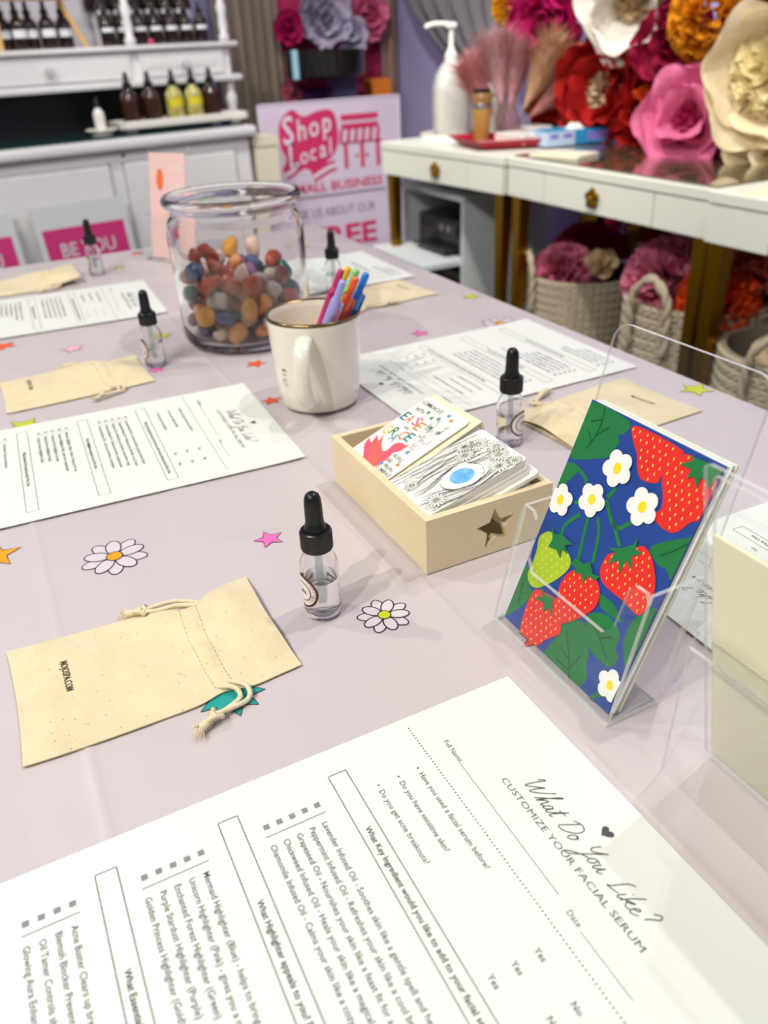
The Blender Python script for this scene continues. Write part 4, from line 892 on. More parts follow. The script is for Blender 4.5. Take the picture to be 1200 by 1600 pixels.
# ================================================================== Shop Local sign
m_sb = mat('sign_lilac_white', '#d3c6d9', .35, spec=.5); m_sr = mat('sign_rose', '#c92f62', .5); m_sg = mat('sign_grey', '#77757f', .5); m_sw = mat('sign_white', '#ded6e6', .5)
szt = .112
sg = thing('shop_sign', 'white sign board reading Shop Local small business, at the back', 'sign', (1.565, 3.62, 0), -.0); sg.scale = (1.24, 1, 1)
MB().box(-.27, .272, 0, .012, .02, T + szt, .004).build('board', m_sb, sg)
fr = MB(); 
for a in ((-.275, -.268, .02, T + szt + .003), (.270, .277, .02, T + szt + .003)): fr.box(a[0], a[1], -.003, .014, a[2], a[3])
fr.box(-.275, .277, -.003, .014, T + szt, T + szt + .006).build('board_frame', m_sw, sg)
def on_sign(mb, d, name, m): mb.v = [(p[0], -d * 1.5, T - .077 + p[1] * 1.24) for p in mb.v]; return mb.build(name, m, sg)
R_ = lambda w_, a, c_, d, e: w_.poly([(a, d), (c_, d), (c_, e), (a, e)])
for dd, bold, mm, nm in ((.001, .07, m_sr, 'script_outline'), (.004, .010, m_sw, 'script_lettering')):
    w = MB()
    for i, ch_ in enumerate('Shop'): write(w, ch_, -.190 + i * .047 + (.008 if i else 0), .024 + i * .009, .098 if i else .125, None, i * .0001, xs=.80, bold=bold, shear=.2, rot=.15)
    for i, ch_ in enumerate('Local'): write(w, ch_, -.175 + (i * .038 + (.006 if i else 0)), -.052 + i * .008, .080 if i else .105, None, i * .0001, xs=.80, bold=bold, shear=.2, rot=.15)
    e_ = .024 if dd < .0015 else 0
    w.stroke([(-.09, -.092), (-.03, -.066), (.005, -.058)], .013 + e_); w.stroke([(-.195, -.075), (-.165, -.062), (-.15, -.045)], .013 + e_)
    if e_: w.poly([(p.x, p.y) for p in smoothpath([(a, c_, 0) for a, c_ in ((-.205, .02), (-.20, .095), (-.15, .135), (-.11, .11), (-.05, .125), (.005, .12), (.022, .06), (.012, -.005), (-.03, -.045), (-.08, -.075), (-.12, -.06), (-.17, -.08), (-.205, -.06), (-.185, -.02))], 4, True)], -.0001)
    w.v = [(p[0], p[1], p[2]) for p in w.v]
    mbv = w.v; w.v = [(p[0], -dd * .6 - p[2] * 3, T - .077 + p[1] * 1.24) for p in mbv]; w.build(nm, mm, sg)
w = MB(); R_(w, .035, .185, .085, .105); R_(w, .035, .185, .057, .075)
for i in range(6): w.add([(.040 + i * .026 - .004 * (2.5 - i), .058, 0), (.052 + i * .026 - .004 * (2.5 - i), .058, 0), (.048 + i * .030 - .012, .012, 0), (.032 + i * .030 - .010, .012, 0)], [(0, 3, 2, 1)])
for a in (.040, .107, .172): R_(w, a, a + .015, -.075, .012)
R_(w, .028, .200, .008, .0145)
w.poly(ell(.092, -.035, .007, n=8), 0).poly(ell(.134, -.035, .007, n=8), 0); on_sign(w, .001, 'storefront_icon', m_sr)
w = MB(); write(w, 'SMALL BUSINESS', .194, -.142, .044, .38, 0, 'R', bold=.02); on_sign(w, .001, 'sign_heading', m_sr)['kind'] = 'stuff'
w = MB(); R_(w, -.2, .205, -.163, -.156); on_sign(w, .001, 'sign_rule', m_sg)
w = MB(); write(w, 'ASK US ABOUT OUR', .158, -.232, .046, .34, 0, 'R', bold=.0); on_sign(w, .001, 'sign_text', m_sg)
w = MB(); write(w, 'FREE', .160, -.345, .105, .28, 0, 'R', bold=.03); on_sign(w, .001, 'sign_word', m_sr)

# ================================================================== desks along the flower wall
m_desk = mat('desk_white', '#e4e6da', .35, spec=.4); m_gold = mat('brushed_gold', '#9a7416', .35, 1); m_brass = mat('brass_knob', '#b08a2e', .3, 1); m_gap = mat('drawer_gap', '#b9bcae', .6)
m_tglass = clear('desk_glass', '#d9d6ce', 2.3, .0)
def make_desk(label, x, y0, y1, rz, glass_top, depth=.47, top=T):
    """y0 = near end, y1 = far end ; front at local x=0"""
    t = thing('vanity_desk', label, 'desk', (x, y0, 0), rz); L = y1 - y0
    MB().box(-.006, depth, 0, L, top - .027, top, .003).build('desk_top', m_desk, t)
    MB().box(.004, depth - .01, .004, L - .004, top - .113, top - .027).build('apron', m_desk, t)
    for a, c_ in ((.004, .185), (.19, L - .19), (L - .185, L - .004)):
        d = MB().box(-.004, .004, a, c_, top - .113, top - .030, .0015).build('drawer_front', m_desk, t)
        if a == .19:
            k = MB(); cy = (a + c_) / 2
            for i in range(5):
                an = PI / 2 + 2 * PI * i / 5; k.lathe([(.004, 0), (.0085, .004), (.007, .010), (.002, .012)], 10, lambda p: (-.006 - p.z, cy + .016 * math.cos(an) + p.x * 1.5, top - .070 + .016 * math.sin(an) + p.y * 1.5))
            k.lathe([(.006, 0), (.006, .013), (.003, .016)], 10, lambda p: (-.006 - p.z, cy + p.x, top - .070 + p.y)); k.build('flower_knob', m_brass, d)
    for (px, py) in ((.03, .032), (.03, L - .032), (depth - .04, .032), (depth - .04, L - .032)):
        m = MB(); z1 = top - .113
        q = [(px - .020, py - .020), (px + .020, py - .020), (px + .020, py + .020), (px - .020, py + .020)]; qb = [(px + (a - px) * .6, py + (c_ - py) * .6) for a, c_ in q]
        m.add([(a, c_, 0) for a, c_ in qb] + [(a, c_, z1) for a, c_ in q], [(0, 1, 5, 4), (1, 2, 6, 5), (2, 3, 7, 6), (3, 0, 4, 7), (0, 3, 2, 1)]); m.build('leg', m_gold, t)
    if glass_top: MB().box(.012, depth - .005, .006, L - .006, top + .0004, top + .006).build('glass_top', m_tglass, t)
    return t
make_desk('white desk at the back with the pump bottle, gold legs', 1.560, 2.262, 2.985, .095, False)
make_desk('white desk with a mirror-like glass top before the paper flowers', 1.575, 1.42, 2.255, 0., True, .39)
make_desk('white desk cut by the right picture edge, cream sheet on top', 1.545, .62, 1.405, 0., False, .47, T + .004)

# ---- things on the desks
DT = T
dtray = thing('round_tray', 'round white perforated tray under the pump bottle', 'tray', (1.735, 2.875, DT))
MB().lathe([(.10, 0), (.112, .002), (.115, .020), (.118, .020), (.117, .0), (.1, .0)], 40, cap0=False, cap1=False).lathe([(.11, .001), (.11, .004)], 40).build('tray_body', m_milk, dtray, smooth=50)
m_hdpe = mat('hdpe_white', '#dfe0da', .4, trans=.25); m_lotion = mat('lotion_cream', '#d9d2b4', .5)
pb = thing('pump_bottle', 'large white gallon pump bottle on the back desk', 'pump bottle', (1.735, 2.875, DT + .0055), .4)
sq = lambda a: (abs(math.cos(a)) ** 5 + abs(math.sin(a)) ** 5) ** (-1 / 5)
MB().lathe([(.060, 0), (.066, .004), (.068, .012), (.068, .165), (.066, .175), (.058, .205), (.042, .232), (.028, .247), (.022, .252), (.021, .258)], 40, wob=lambda a, z: sq(a) * .97 if z < .2 else 1 + (sq(a) * .97 - 1) * max(0, (.258 - z) / .058)).build('jug', m_hdpe, pb, smooth=50)
MB().tube(smoothpath([(.030, -.03, .243), (.060, -.042, .225), (.070, -.045, .190), (.066, -.044, .160)], 5), .012, 10).build('jug_handle', m_hdpe, pb, smooth=True)
MB().lathe([(.024, .250), (.024, .272), (.016, .280), (.012, .292), (.009, .297), (.009, .355)], 20).build('pump_collar', m_milk, pb, smooth=40)
MB().box(-.020, .020, -.016, .016, .352, .372, .006).tube(smoothpath([(-.01, 0, .366), (-.05, .0, .369), (-.085, 0, .364), (-.090, 0, .357)], 4), .0085, 10).build('pump_head', m_milk, pb, smooth=50); pb.rotation_euler = (0, 0, -.38)
wbt = thing('white_bottle_with_cap', 'white flat-capped bottle behind the tan tumbler', 'bottle', (1.93, 2.87, DT))
MB().lathe([(.040, 0), (.042, .004), (.042, .125), (.036, .140)], 24).build('bottle_body', m_milk, wbt, smooth=50); MB().lathe([(.046, .140), (.047, .172), (.044, .178)], 24).build('flat_cap', m_milk, wbt, smooth=50)
rtray = thing('red_tray', 'red lacquer tray with upturned rim on the back desk', 'tray', (1.700, 2.50, DT), -.35)
MB().lathe([(.10, .0), (.12, .004), (.155, .028), (.160, .030), (.158, .033), (.12, .010), (.0001, .008)], 4, lambda p: (p.x * .95, p.y * 1.30, p.z)).build('tray_body', mat('red_lacquer', '#a3122f', .25), rtray); rtray.rotation_euler = (0, 0, PI / 4 - .3)
tm = thing('tan_tumbler', 'tall tan tumbler with silver band on the red tray', 'tumbler', (1.672, 2.570, DT + .0095))
m_tan = mat('tan_liquid', '#b48a46', .3)
MB().lathe([(.026, 0), (.028, .003), (.034, .110)], 24).build('tumbler_body', m_tan, tm, smooth=50); MB().lathe([(.0345, .108), (.0352, .122), (.0345, .124)], 24).build('silver_band', m_tip, tm, smooth=50)
MB().lathe([(.0350, .124), (.036, .150), (.033, .155)], 24).build('tumbler_top', mat('tan_lid', '#8a6636', .3), tm, smooth=50); MB().lathe([(.030, .155), (.030, .166)], 20).build('dark_lid', m_capm, tm)
wb = tag(MB().box(-.05, .05, -.075, .075, 0, .032, .003).build('white_carton', m_milk, None, (1.755, 2.455, DT + .011), (0, 0, .1)), 'low white carton on the red tray beside the tumbler', 'carton')
vs_ = thing('glass_vase', 'clear glass vase of dried pampas on the back desk', 'vase', (1.80, 2.60, DT))
MB().lathe([(.030, 0), (.040, .003), (.046, .03), (.046, .07), (.036, .10), (.030, .115), (.036, .13), (.033, .13), (.027, .115), (.033, .10), (.043, .07), (.043, .03), (.036, .008), (.01, .006)], 28).build('vase_body', clear('vase_glass', '#f2e4e6', 1.5, .06, '#e9d6d6'), vs_, smooth=60)
def plume_mesh(seed, n=1700):
    r = random.Random(seed); m = MB()
    for i in range(n):
        t = r.random(); z0 = .085 + .13 * t; a = r.uniform(0, 6.28); q = math.sqrt(r.random())
        z1 = z0 + r.uniform(.06, .115); sp = q * (.014 + .58 * max(0, z1 - .12)) * (1 if z1 < .27 else .85)
        b0 = Vector((math.cos(a) * .002, math.sin(a) * .002, z0)); e = Vector((math.cos(a) * sp, math.sin(a) * sp, z1)); mid = b0.lerp(e, .55) + Vector((math.cos(a) * sp * -.10 + r.uniform(-.004, .004), math.sin(a) * sp * -.10 + r.uniform(-.004, .004), .010))
        w = Vector((-math.sin(a), math.cos(a), .2)) * .0013
        m.add([b0 - w * .5, b0 + w * .5, mid + w, e, mid - w], [(0, 1, 2, 4), (4, 2, 3)])
    return m.build('plume', mat('plume_pink', '#d98a8e', .9), link=False)
pm = [plume_mesh(1), plume_mesh(2)]
for k, (lb, c_, dx, dy, kr, kb, s_) in enumerate((('dusty rose pampas plume leaning left in the vase', '#d5888c', 0, .0, -.62, .1, .92), ('pale rose pampas plume nearly upright in the vase', '#cfa0a6', .0, .01, -.12, .2, 1.05), ('mauve pampas plume leaning back in the vase', '#b87a80', .0, .0, .16, .25, .95), ('straw-coloured pampas plume leaning right in the vase', '#c79a68', .0, -.01, .55, .0, 1.08), ('brownish rose pampas plume drooping right in the vase', '#b9706a', .0, .0, 1.25, .1, 1.02))):
    tx, ty = kr * .9026 + kb * .4305, -kr * .4305 + kb * .9026
    t = thing('pampas_plume', lb, 'plume', (1.80 + dx, 2.60 + dy, DT + .012), 0, 'dried pampas plumes in the vase'); t.rotation_mode = 'QUATERNION'; t.rotation_quaternion = Vector((tx, ty, 1)).to_track_quat('Z', 'Y'); t.scale = (s_ * 1.12,) * 3
    o = obj('plume_hairs', pm[k % 2], t, m=mat('pampas_%d' % k, c_, .9, noise=(30, .5), col2='#e6c0b4')); o['kind'] = 'stuff'
    MB().tube([(0, 0, .0), (0, 0, .30)], .0014, 5).build('stem', mat('pampas_stem', '#a98a5a', .8), t)
m_cyan = mat('glove_box_blue', '#2b8cc4', .5); m_pale = mat('glove_box_pale', '#bcd2ea', .5)
gb = thing('glove_box', 'long blue and white glove box on the desk by the flowers', 'box', (1.755, 2.305, DT + .0075), -.10)
MB().box(0, .275, 0, .11, 0, .045, .002).build('carton', m_cyan, gb)
MB().box(-.001, .105, -.0012, .0, .001, .044).build('pale_panel', m_pale, gb); MB().box(-.0012, 0, .0, .108, .001, .044).build('pale_end', m_pale, gb)
m_vio = mat('glove_violet', '#7f76c8', .5)
for a, c_ in ((.012, .042), (.062, .095)): MB().box(a, c_, -.0022, -.0012, .024, .036).build('violet_print', m_vio, gb)
MB().box(.155, .235, -.0012, 0, .010, .036).build('violet_panel', m_vio, gb)
MB().grid(lambda a, c_: (.10 + .06 * a, .02 + .05 * c_, .045 + .022 * math.sin(PI * a) * math.sin(PI * c_) * (1 + .3 * math.sin(9 * a))), 8, 8).build('glove', m_milk, gb, smooth=True)
tbx = thing('tissue_box', 'flat grey-white box behind the blue glove box', 'box', (1.90, 2.50, DT), -.1)
MB().box(-.06, .06, -.07, .14, 0, .040, .002).build('carton', mat('tissue_grey', '#b9b4b4', .6), tbx); MB().box(-.061, -.059, .06, .13, .005, .025).build('blue_panel', m_cyan, tbx); MB().box(-.05, .05, -.05, .12, .040, .046, .002).build('lid', m_milk, tbx)
tag(MB().lathe([(.03, 0), (.033, .002), (.030, .012), (.01, .016)], 20).build('black_tin', m_capm, None, (1.93, 2.46, DT + .0465), smooth=50), 'small black round tin on the grey-white box', 'tin')
gf = [tag(MB().box(-.06, .06, -.085, .085, 0, h, .001).build('paper_pad', mat('pad_cream', '#dcd8c0', .6), None, (1.665, 2.10, DT + .0065), (0, 0, .35)), 'cream paper pad on the glass desk top', 'pad') for h in (.010,)]
cs = thing('cream_folder', 'cream folder with a dark edge on the right-hand desk', 'folder', (1.66, 1.20, DT + .0045), .1)
MB().box(-.09, .12, -.14, .14, 0, .004).build('cover', mat('folder_cream', '#ece0c0', .6), cs); MB().box(.0, .11, .02, .13, .004, .010).build('dark_card', mat('folder_dark', '#5a564a', .6), cs)

# ================================================================== cubby with printer under the back desk
m_cub = mat('cubby_white', '#c9cfd2', .5)
cu = thing('open_cubby', 'white open cubby shelf under the back desk', 'shelf', (1.60, 2.565, 0), .0)
for y0, y1 in ((0, .018), (.448, .466)): MB().box(0, .38, y0, y1, 0, T - .180).build('side_panel', m_cub, cu)
MB().box(-.005, .385, -.003, .469, T - .180, T - .160, .002).build('top_panel', m_cub, cu); MB().box(.36, .38, .018, .448, 0, T - .18).build('back_panel', mat('cubby_grey', '#8b8f96', .6), cu)
MB().box(-.16, .36, .018, .448, T - .405, T - .385, .002).build('pull_out_shelf', m_cub, cu)
m_blk = mat('black_plastic', '#15161c', .3); m_blk2 = mat('charcoal_plastic', '#2a2c36', .25)
prn = thing('printer', 'black inkjet printer on the cubby shelf', 'printer', (1.62, 2.60, T - .384))
MB().box(.0, .30, .0, .34, 0, .125, .012).build('printer_body', m_blk, prn, smooth=40); MB().box(-.012, .002, .03, .31, .070, .115, .004).build('control_panel', m_blk2, prn); MB().box(-.05, .01, .05, .29, .012, .022, .002).build('paper_tray', m_blk2, prn)
for y in (.08, .13): MB().lathe([(.010, 0), (.010, .004), (.006, .006)], 14, lambda p: (-.012 - p.z, y + p.x, .095 + p.y)).build('button', m_tip, prn)
ud = tag(MB().box(0, .30, 0, .36, 0, .29, .004).box(-.006, 0, .03, .33, .03, .26, .002).build('black_case', m_blk, None, (1.63, 2.61, .002)), 'black case standing in the bottom of the cubby', 'case')
ts = tag(MB().box(-.05, .05, -.09, .09, 0, .008, .002).build('grey_tablet', m_blk2, None, (1.72, 2.76, T - .1595), (0, 0, .1)), 'thin dark tablet lying on top of the cubby', 'tablet')

# ================================================================== giant paper flowers
def petal_mesh(seed, cup, ruffle, wid, notch=.0, curl=.0, nu=10, nv=10):
    """petal along +x, length 1, cupped upwards"""
    r = random.Random(seed); ph = [r.uniform(0, 6) for _ in range(4)]
    def f(a, c_):
        u = a * 2 - 1; v = c_
        w = wid * (math.sin(PI * min(1, .10 + .80 * v ** .8))) ** .65
        tip = 1 - notch * (1 - abs(u)) ** 2 * v - .22 * u * u * v
        x = v * tip; y = u * w * (1 if v > .02 else .5)
        z = cup * (v ** 1.6) * .5 + .35 * cup * u * u * w - curl * max(0, v - .72) ** 2 * 5
        z += ruffle * v * v * (math.sin(u * 5 + ph[0]) * .5 + math.sin(u * 9 + ph[1] + v * 3) * .35) + ruffle * .4 * math.sin(v * 8 + ph[2]) * v
        return (x, y, z)
    m = MB().grid(f, nu, nv); me = m.build('petal', None, link=False, smooth=True) if False else None
    me = bpy.data.meshes.new('petal'); me.from_pydata([tuple(p) for p in m.v], [], m.f); me.polygons.foreach_set('use_smooth', [True] * len(me.polygons)); me.materials.append(None); return me
def ruffle_mesh(seed, n, amp, hemi=1.0, pl=.55, pw=.22):
    """dense crumpled tissue heart: many small ruffled leaves over a dome of radius 1"""
    r = random.Random(seed); m = MB()
    for k in range(n):
        t = (k + .5) / n; th = math.acos(1 - t * hemi); a = k * 2.39996 + r.uniform(-.2, .2)
        ax = Vector((math.sin(th) * math.cos(a), math.sin(th) * math.sin(a), math.cos(th))); side = ax.orthogonal().normalized(); side = Quaternion(ax, r.uniform(0, 6.28)) @ side; nn = ax.cross(side)
        l = pl * r.uniform(.7, 1.2); w = pw * r.uniform(.8, 1.3); ph = r.uniform(0, 6); base = ax * (1 - l)
        def f(aa, c_): 
            u = aa * 2 - 1; p = base + ax * (c_ * l) + side * (u * w * (.3 + c_)) + nn * (amp * c_ * math.sin(u * 4.5 + ph) + .25 * w * c_ * c_ * math.sin(ph * 3))
            return tuple(p)
        m.grid(f, 5, 3)
    me = bpy.data.meshes.new('ruffle'); me.from_pydata(m.v, [], m.f); me.polygons.foreach_set('use_smooth', [True] * len(me.polygons)); me.materials.append(None); return me
PET = {'broad': [petal_mesh(k, .55, .10, .62, .10) for k in (1, 2, 3)], 'round': [petal_mesh(k, .75, .05, .70, .0, .25) for k in (4, 5, 6)], 'narrow': [petal_mesh(k, .5, .08, .36, -.1) for k in (7, 8, 9)]}
RUF = [ruffle_mesh(k, 70, .10) for k in (1, 2)]; POM = [ruffle_mesh(k, 150, .13, 1.55, .5, .20) for k in (5, 6)]
def tissue(col, col2): return mat('tissue_' + col, col, .75, spec=.25, noise=(9, .7), col2=col2, trans=.22)
def flower(label, loc, face, R, kind, outer, inner, layers=((8, 1.0, .35), (7, .78, .75), (5, .55, 1.1)), core=.42, name='paper_flower', seed=0, group='giant paper flowers on the wall'):
    t = thing(name, label, 'paper flower', loc, 0, group); r = random.Random(seed)
    t.rotation_mode = 'QUATERNION'; t.rotation_quaternion = Vector(face).to_track_quat('Z', 'Y')
    for li, (n, s_, tilt) in enumerate(layers):
        for i in range(n):
            o = obj('petal', PET[kind][r.randrange(3)], t, (0, 0, .02 * li * R * 4), (r.uniform(-.15, .15), -tilt + r.uniform(-.14, .14), 2 * PI * (i + .5 * (li % 2)) / n + r.uniform(-.12, .12)), outer)
            q = s_ * R * r.uniform(.92, 1.06); o.scale = (q, q, q)
    if core:
        o = obj('ruffled_centre', RUF[seed % 2], t, (0, 0, .05 * R), (0, 0, r.uniform(0, 6)), inner); o.scale = (core * R, core * R, core * R * .9); o['kind'] = 'stuff'
    return t
def pompom(label, loc, face, R, m, seed=0, group='tissue pompoms'):
    t = thing('tissue_pompom', label, 'pompom', loc, 0, group); t.rotation_mode = 'QUATERNION'; t.rotation_quaternion = Vector(face).to_track_quat('Z', 'Y')
    o = obj('tissue_ruffles', POM[seed % 2], t, (0, 0, 0), (0, 0, seed * 1.3), m); o.scale = (R, R, R * .9); o['kind'] = 'stuff'; return t
tw, tcream, tpink, thot, tred, tgold, tcrim = tissue('#f4f0e8', '#e9e0cc'), tissue('#f0e2c0', '#e4cf9e'), tissue('#e57fa8', '#d4588c'), tissue('#d01f74', '#a80f58'), tissue('#b31a16', '#8a0f10'), tissue('#e2981a', '#c97a0e'), tissue('#9c0f3e', '#7a0a30')
tor, tcoral, tlp, tbeige = tissue('#e8531e', '#cc3f14'), tissue('#df7a62', '#c85f4c'), tissue('#e58aa6', '#d2688c'), tissue('#d9c29a', '#c6a878')
FX = 2.05; FZ = lambda z: T + z
L2 = ((6, 1.0, .40), (5, .72, .85))
flower('big white paper flower with a beige heart, top of the wall', (FX, 2.260, FZ(.42)), (-.8, -.45, -.25), .21, 'round', tw, tbeige, ((6, 1.0, .28), (5, .8, .6)), .45, seed=1)
flower('hot pink paper flower left of the white one', (FX + .02, 2.700, FZ(.36)), (-.9, -.4, 0), .19, 'broad', thot, thot, seed=2)
flower('deep magenta paper flower above the hot pink one, beside the curtain', (FX + .06, 2.860, FZ(.46)), (-.9, -.3, 0), .14, 'broad', thot, thot, seed=12)
pompom('yellow and orange tissue pompom hanging by the curtain', (FX, 2.960, FZ(.42)), (-.9, -.3, 0), .075, tissue('#e8b417', '#e07f12'), 1, 'wall pompoms')
flower('deep red paper flower with a pale heart above the glove box', (FX - .01, 2.370, FZ(.15)), (-.85, -.45, .1), .20, 'broad', tred, tissue('#e6d6b8', '#cdb68c'), ((8, 1.0, .3), (7, .8, .65)), .42, seed=3)
flower('dark red paper flower low by the pampas plumes', (FX + .02, 2.610, FZ(.10)), (-.9, -.3, .1), .15, 'broad', tred, tred, seed=13)
pompom('gold tissue pompom at the top between white and cream flowers', (FX - .06, 1.900, FZ(.35)), (-.9, -.3, 0), .12, tgold, 0, 'wall pompoms')
flower('large pink paper flower touching the glass desk top', (FX - .08, 1.900, FZ(.09)), (-.85, -.45, .25), .165, 'round', tpink, tissue('#c93a74', '#a8205c'), ((6, 1.0, .30), (4, .8, .65)), .50, seed=4)
flower('huge cream paper flower at the right picture edge', (FX - .08, 1.625, FZ(.22)), (-.85, -.45, .0), .205, 'round', tcream, tissue('#f3e6b8', '#e3cf92'), ((6, 1.0, .25),), .62, seed=5)
flower('lower cream paper flower at the right picture edge by the desk', (FX - .06, 1.60, FZ(.02)), (-.85, -.4, .2), .15, 'round', tcream, tcream, L2, .4, seed=15)
flower('crimson paper flower between the white and pink flowers', (FX + .04, 2.100, FZ(.28)), (-.9, -.4, 0), .16, 'broad', tcrim, thot, seed=6)
flower('crimson paper flower half hidden behind the cream one', (FX + .06, 1.810, FZ(.30)), (-.9, -.4, 0), .16, 'broad', tcrim, tcrim, seed=7)
pompom('rose tissue pompom low behind the pink flower', (FX, 1.790, FZ(.00)), (-.9, -.3, .3), .11, thot, 1, 'wall pompoms')
flower('small orange paper flower peeping beside the pink one', (FX + .02, 2.130, FZ(.15)), (-.9, -.4, 0), .10, 'narrow', tor, tor, L2, .4, seed=8)
flower('gold leafy paper flower behind the pampas vase', (FX + .02, 2.690, FZ(.06)), (-.9, -.2, .2), .11, 'narrow', tgold, tgold, L2, .3, seed=9)
flower('bright red paper flower right of the pale-hearted one', (FX + .05, 2.210, FZ(.08)), (-.9, -.4, .1), .15, 'broad', tred, tred, seed=16)
flower('magenta paper flower high above the red one', (FX + .08, 2.480, FZ(.52)), (-.9, -.4, 0), .17, 'broad', tcrim, thot, seed=17)
# below the desks
pompom('magenta tissue pompom on the wall under the glass desk', (2.12, 2.30, FZ(-.29)), (-1, -.3, 0), .11, thot, 0, 'pompoms under the desks')
pompom('yellow tissue pompom on the wall under the glass desk', (2.12, 2.18, FZ(-.30)), (-1, -.3, 0), .075, tissue('#c9a416', '#a8800f'), 1, 'pompoms under the desks')
pompom('dark red tissue pompom on the wall under the glass desk', (2.13, 2.00, FZ(-.30)), (-1, -.3, 0), .14, tred, 0, 'pompoms under the desks')
pompom('bright red tissue pompom under the right-hand desk', (2.10, 1.72, FZ(-.27)), (-1, -.3, 0), .12, tissue('#d42318', '#a8120f'), 1, 'pompoms under the desks')
pompom('small yellow pompom far back under the glass desk', (2.205, 2.58, FZ(-.33)), (-1, -.3, 0), .05, tissue('#c9a416', '#a8800f'), 1, 'pompoms under the desks')

# ================================================================== rope baskets with tissue flowers
m_rope = mat('seagrass_rope', '#b3a78f', .85, noise=(60, .5), col2='#978b74'); m_rope_d = mat('rope_lining', '#857a66', .9)
def braid_row(R, h, n):
    """one plaited row: slanted strands leaning left above and right below"""
    m = MB()
    for i in range(n):
        a = 2 * PI * i / n
        for (z0, z1, sgn_) in ((0, h * .5, 1), (h * .5, h, -1)):
            def pt(da, z, dr): aa = a + da; return ((R + dr) * math.cos(aa), (R + dr) * math.sin(aa), z)
            w = PI / n * .95; s_ = sgn_ * w * 1.0
            m.add([pt(-w - s_, z0, .001), pt(w - s_, z0, .001), pt(w + s_, z1, .001), pt(-w + s_, z1, .001), pt(0, (z0 + z1) / 2, .0075)], [(0, 1, 4), (1, 2, 4), (2, 3, 4), (3, 0, 4)])
    return m.build('braid_row', m_rope, link=False)
ROWS = 14; RH = .027; BR = .175
rowmeshes = [braid_row(BR * (.80 + .20 * math.sin(min(1, (k + 2) / 9) * PI / 2)), RH, 46) for k in range(ROWS)]
def basket(label, loc, rz, s=1.0):
    t = thing('rope_basket', label, 'basket', loc, rz, 'woven rope baskets under the desks'); t.scale = (s, s, s)
    for k in range(ROWS): obj('braid_row', rowmeshes[k], t, (0, 0, k * RH))
    pr2 = [(BR * .80, .002)] + [(BR * (.80 + .20 * math.sin(min(1, (k + 2) / 9) * PI / 2)), (k + .5) * RH) for k in range(ROWS)] + [(BR, ROWS * RH)]
    MB().lathe(pr2 + [(r - .012, z) for r, z in pr2[::-1]], 32, cap0=False, cap1=False).lathe([(BR * .8, .002), (BR * .8, .006)], 24).build('basket_wall', m_rope_d, t, smooth=60)
    tor_ = []
    for sgn_ in (1, -1):
        m = MB(); P = smoothpath([(-.055, sgn_ * -(BR + .008), RH * 10), (-.055, sgn_ * -(BR + .010), RH * 13), (-.045, sgn_ * -(BR + .012), RH * 15.2), (0, sgn_ * -(BR + .012), RH * 16.6), (.045, sgn_ * -(BR + .012), RH * 15.2), (.055, sgn_ * -(BR + .010), RH * 13), (.055, sgn_ * -(BR + .008), RH * 10)], 6)
        for ph in (0, PI):
            tw_ = [p + Vector((math.sin(k * .9 + ph) * .005, math.cos(k * .9 + ph) * .004, math.cos(k * .9 + ph) * .004)) for k, p in enumerate(P)]; m.tube(tw_, .0075, 7)
        m.build('rope_handle', m_rope, t, smooth=True)
    return t
basket('rope basket with pink and cream tissue flowers under the glass desk', (1.80, 2.13, 0), -1.95, 1.0)
basket('rope basket with pink and orange tissue flowers, gold leg in front', (1.775, 1.60, 0), -1.45, 1.12)
basket('rope basket at the right edge with cream tissue flowers', (1.72, 1.215, 0), -1.2, 1.03)
bt_ = .385
pompom('pink tissue pompom heaped in the left basket', (1.74, 2.15, bt_ - .02), (-.4, -.2, 1), .115, tlp, 0, 'pompoms in the baskets')
pompom('crimson tissue pompom at the back of the left basket', (1.86, 2.19, bt_ + .02), (-.4, -.2, 1), .12, tcrim, 1, 'pompoms in the baskets')
flower('small cream paper flower at the right of the left basket', (1.79, 2.02, bt_ + .025), (-.6, -.5, .7), .065, 'round', tbeige, tbeige, L2, .4, seed=21, group='flowers in the baskets')
pompom('pink tissue pompom heaped in the basket behind the gold legs', (1.745, 1.68, bt_ + .06), (-.4, -.2, 1), .135, tlp, 1, 'pompoms in the baskets')
pompom('orange tissue pompom in the basket behind the gold legs', (1.74, 1.50, bt_ + .04), (-.4, -.3, 1), .11, tor, 0, 'pompoms in the baskets')
flower('coral paper flower leaning out behind the right gold leg', (1.87, 1.50, bt_ + .09), (-.5, -.2, .8), .15, 'broad', tcoral, tcoral, L2, .4, seed=22, group='flowers in the baskets')
flower('cream paper flower in the basket at the right edge', (1.70, 1.20, .34), (-.5, -.3, .8), .12, 'round', tcream, tlp, L2, .4, seed=23, group='flowers in the baskets')

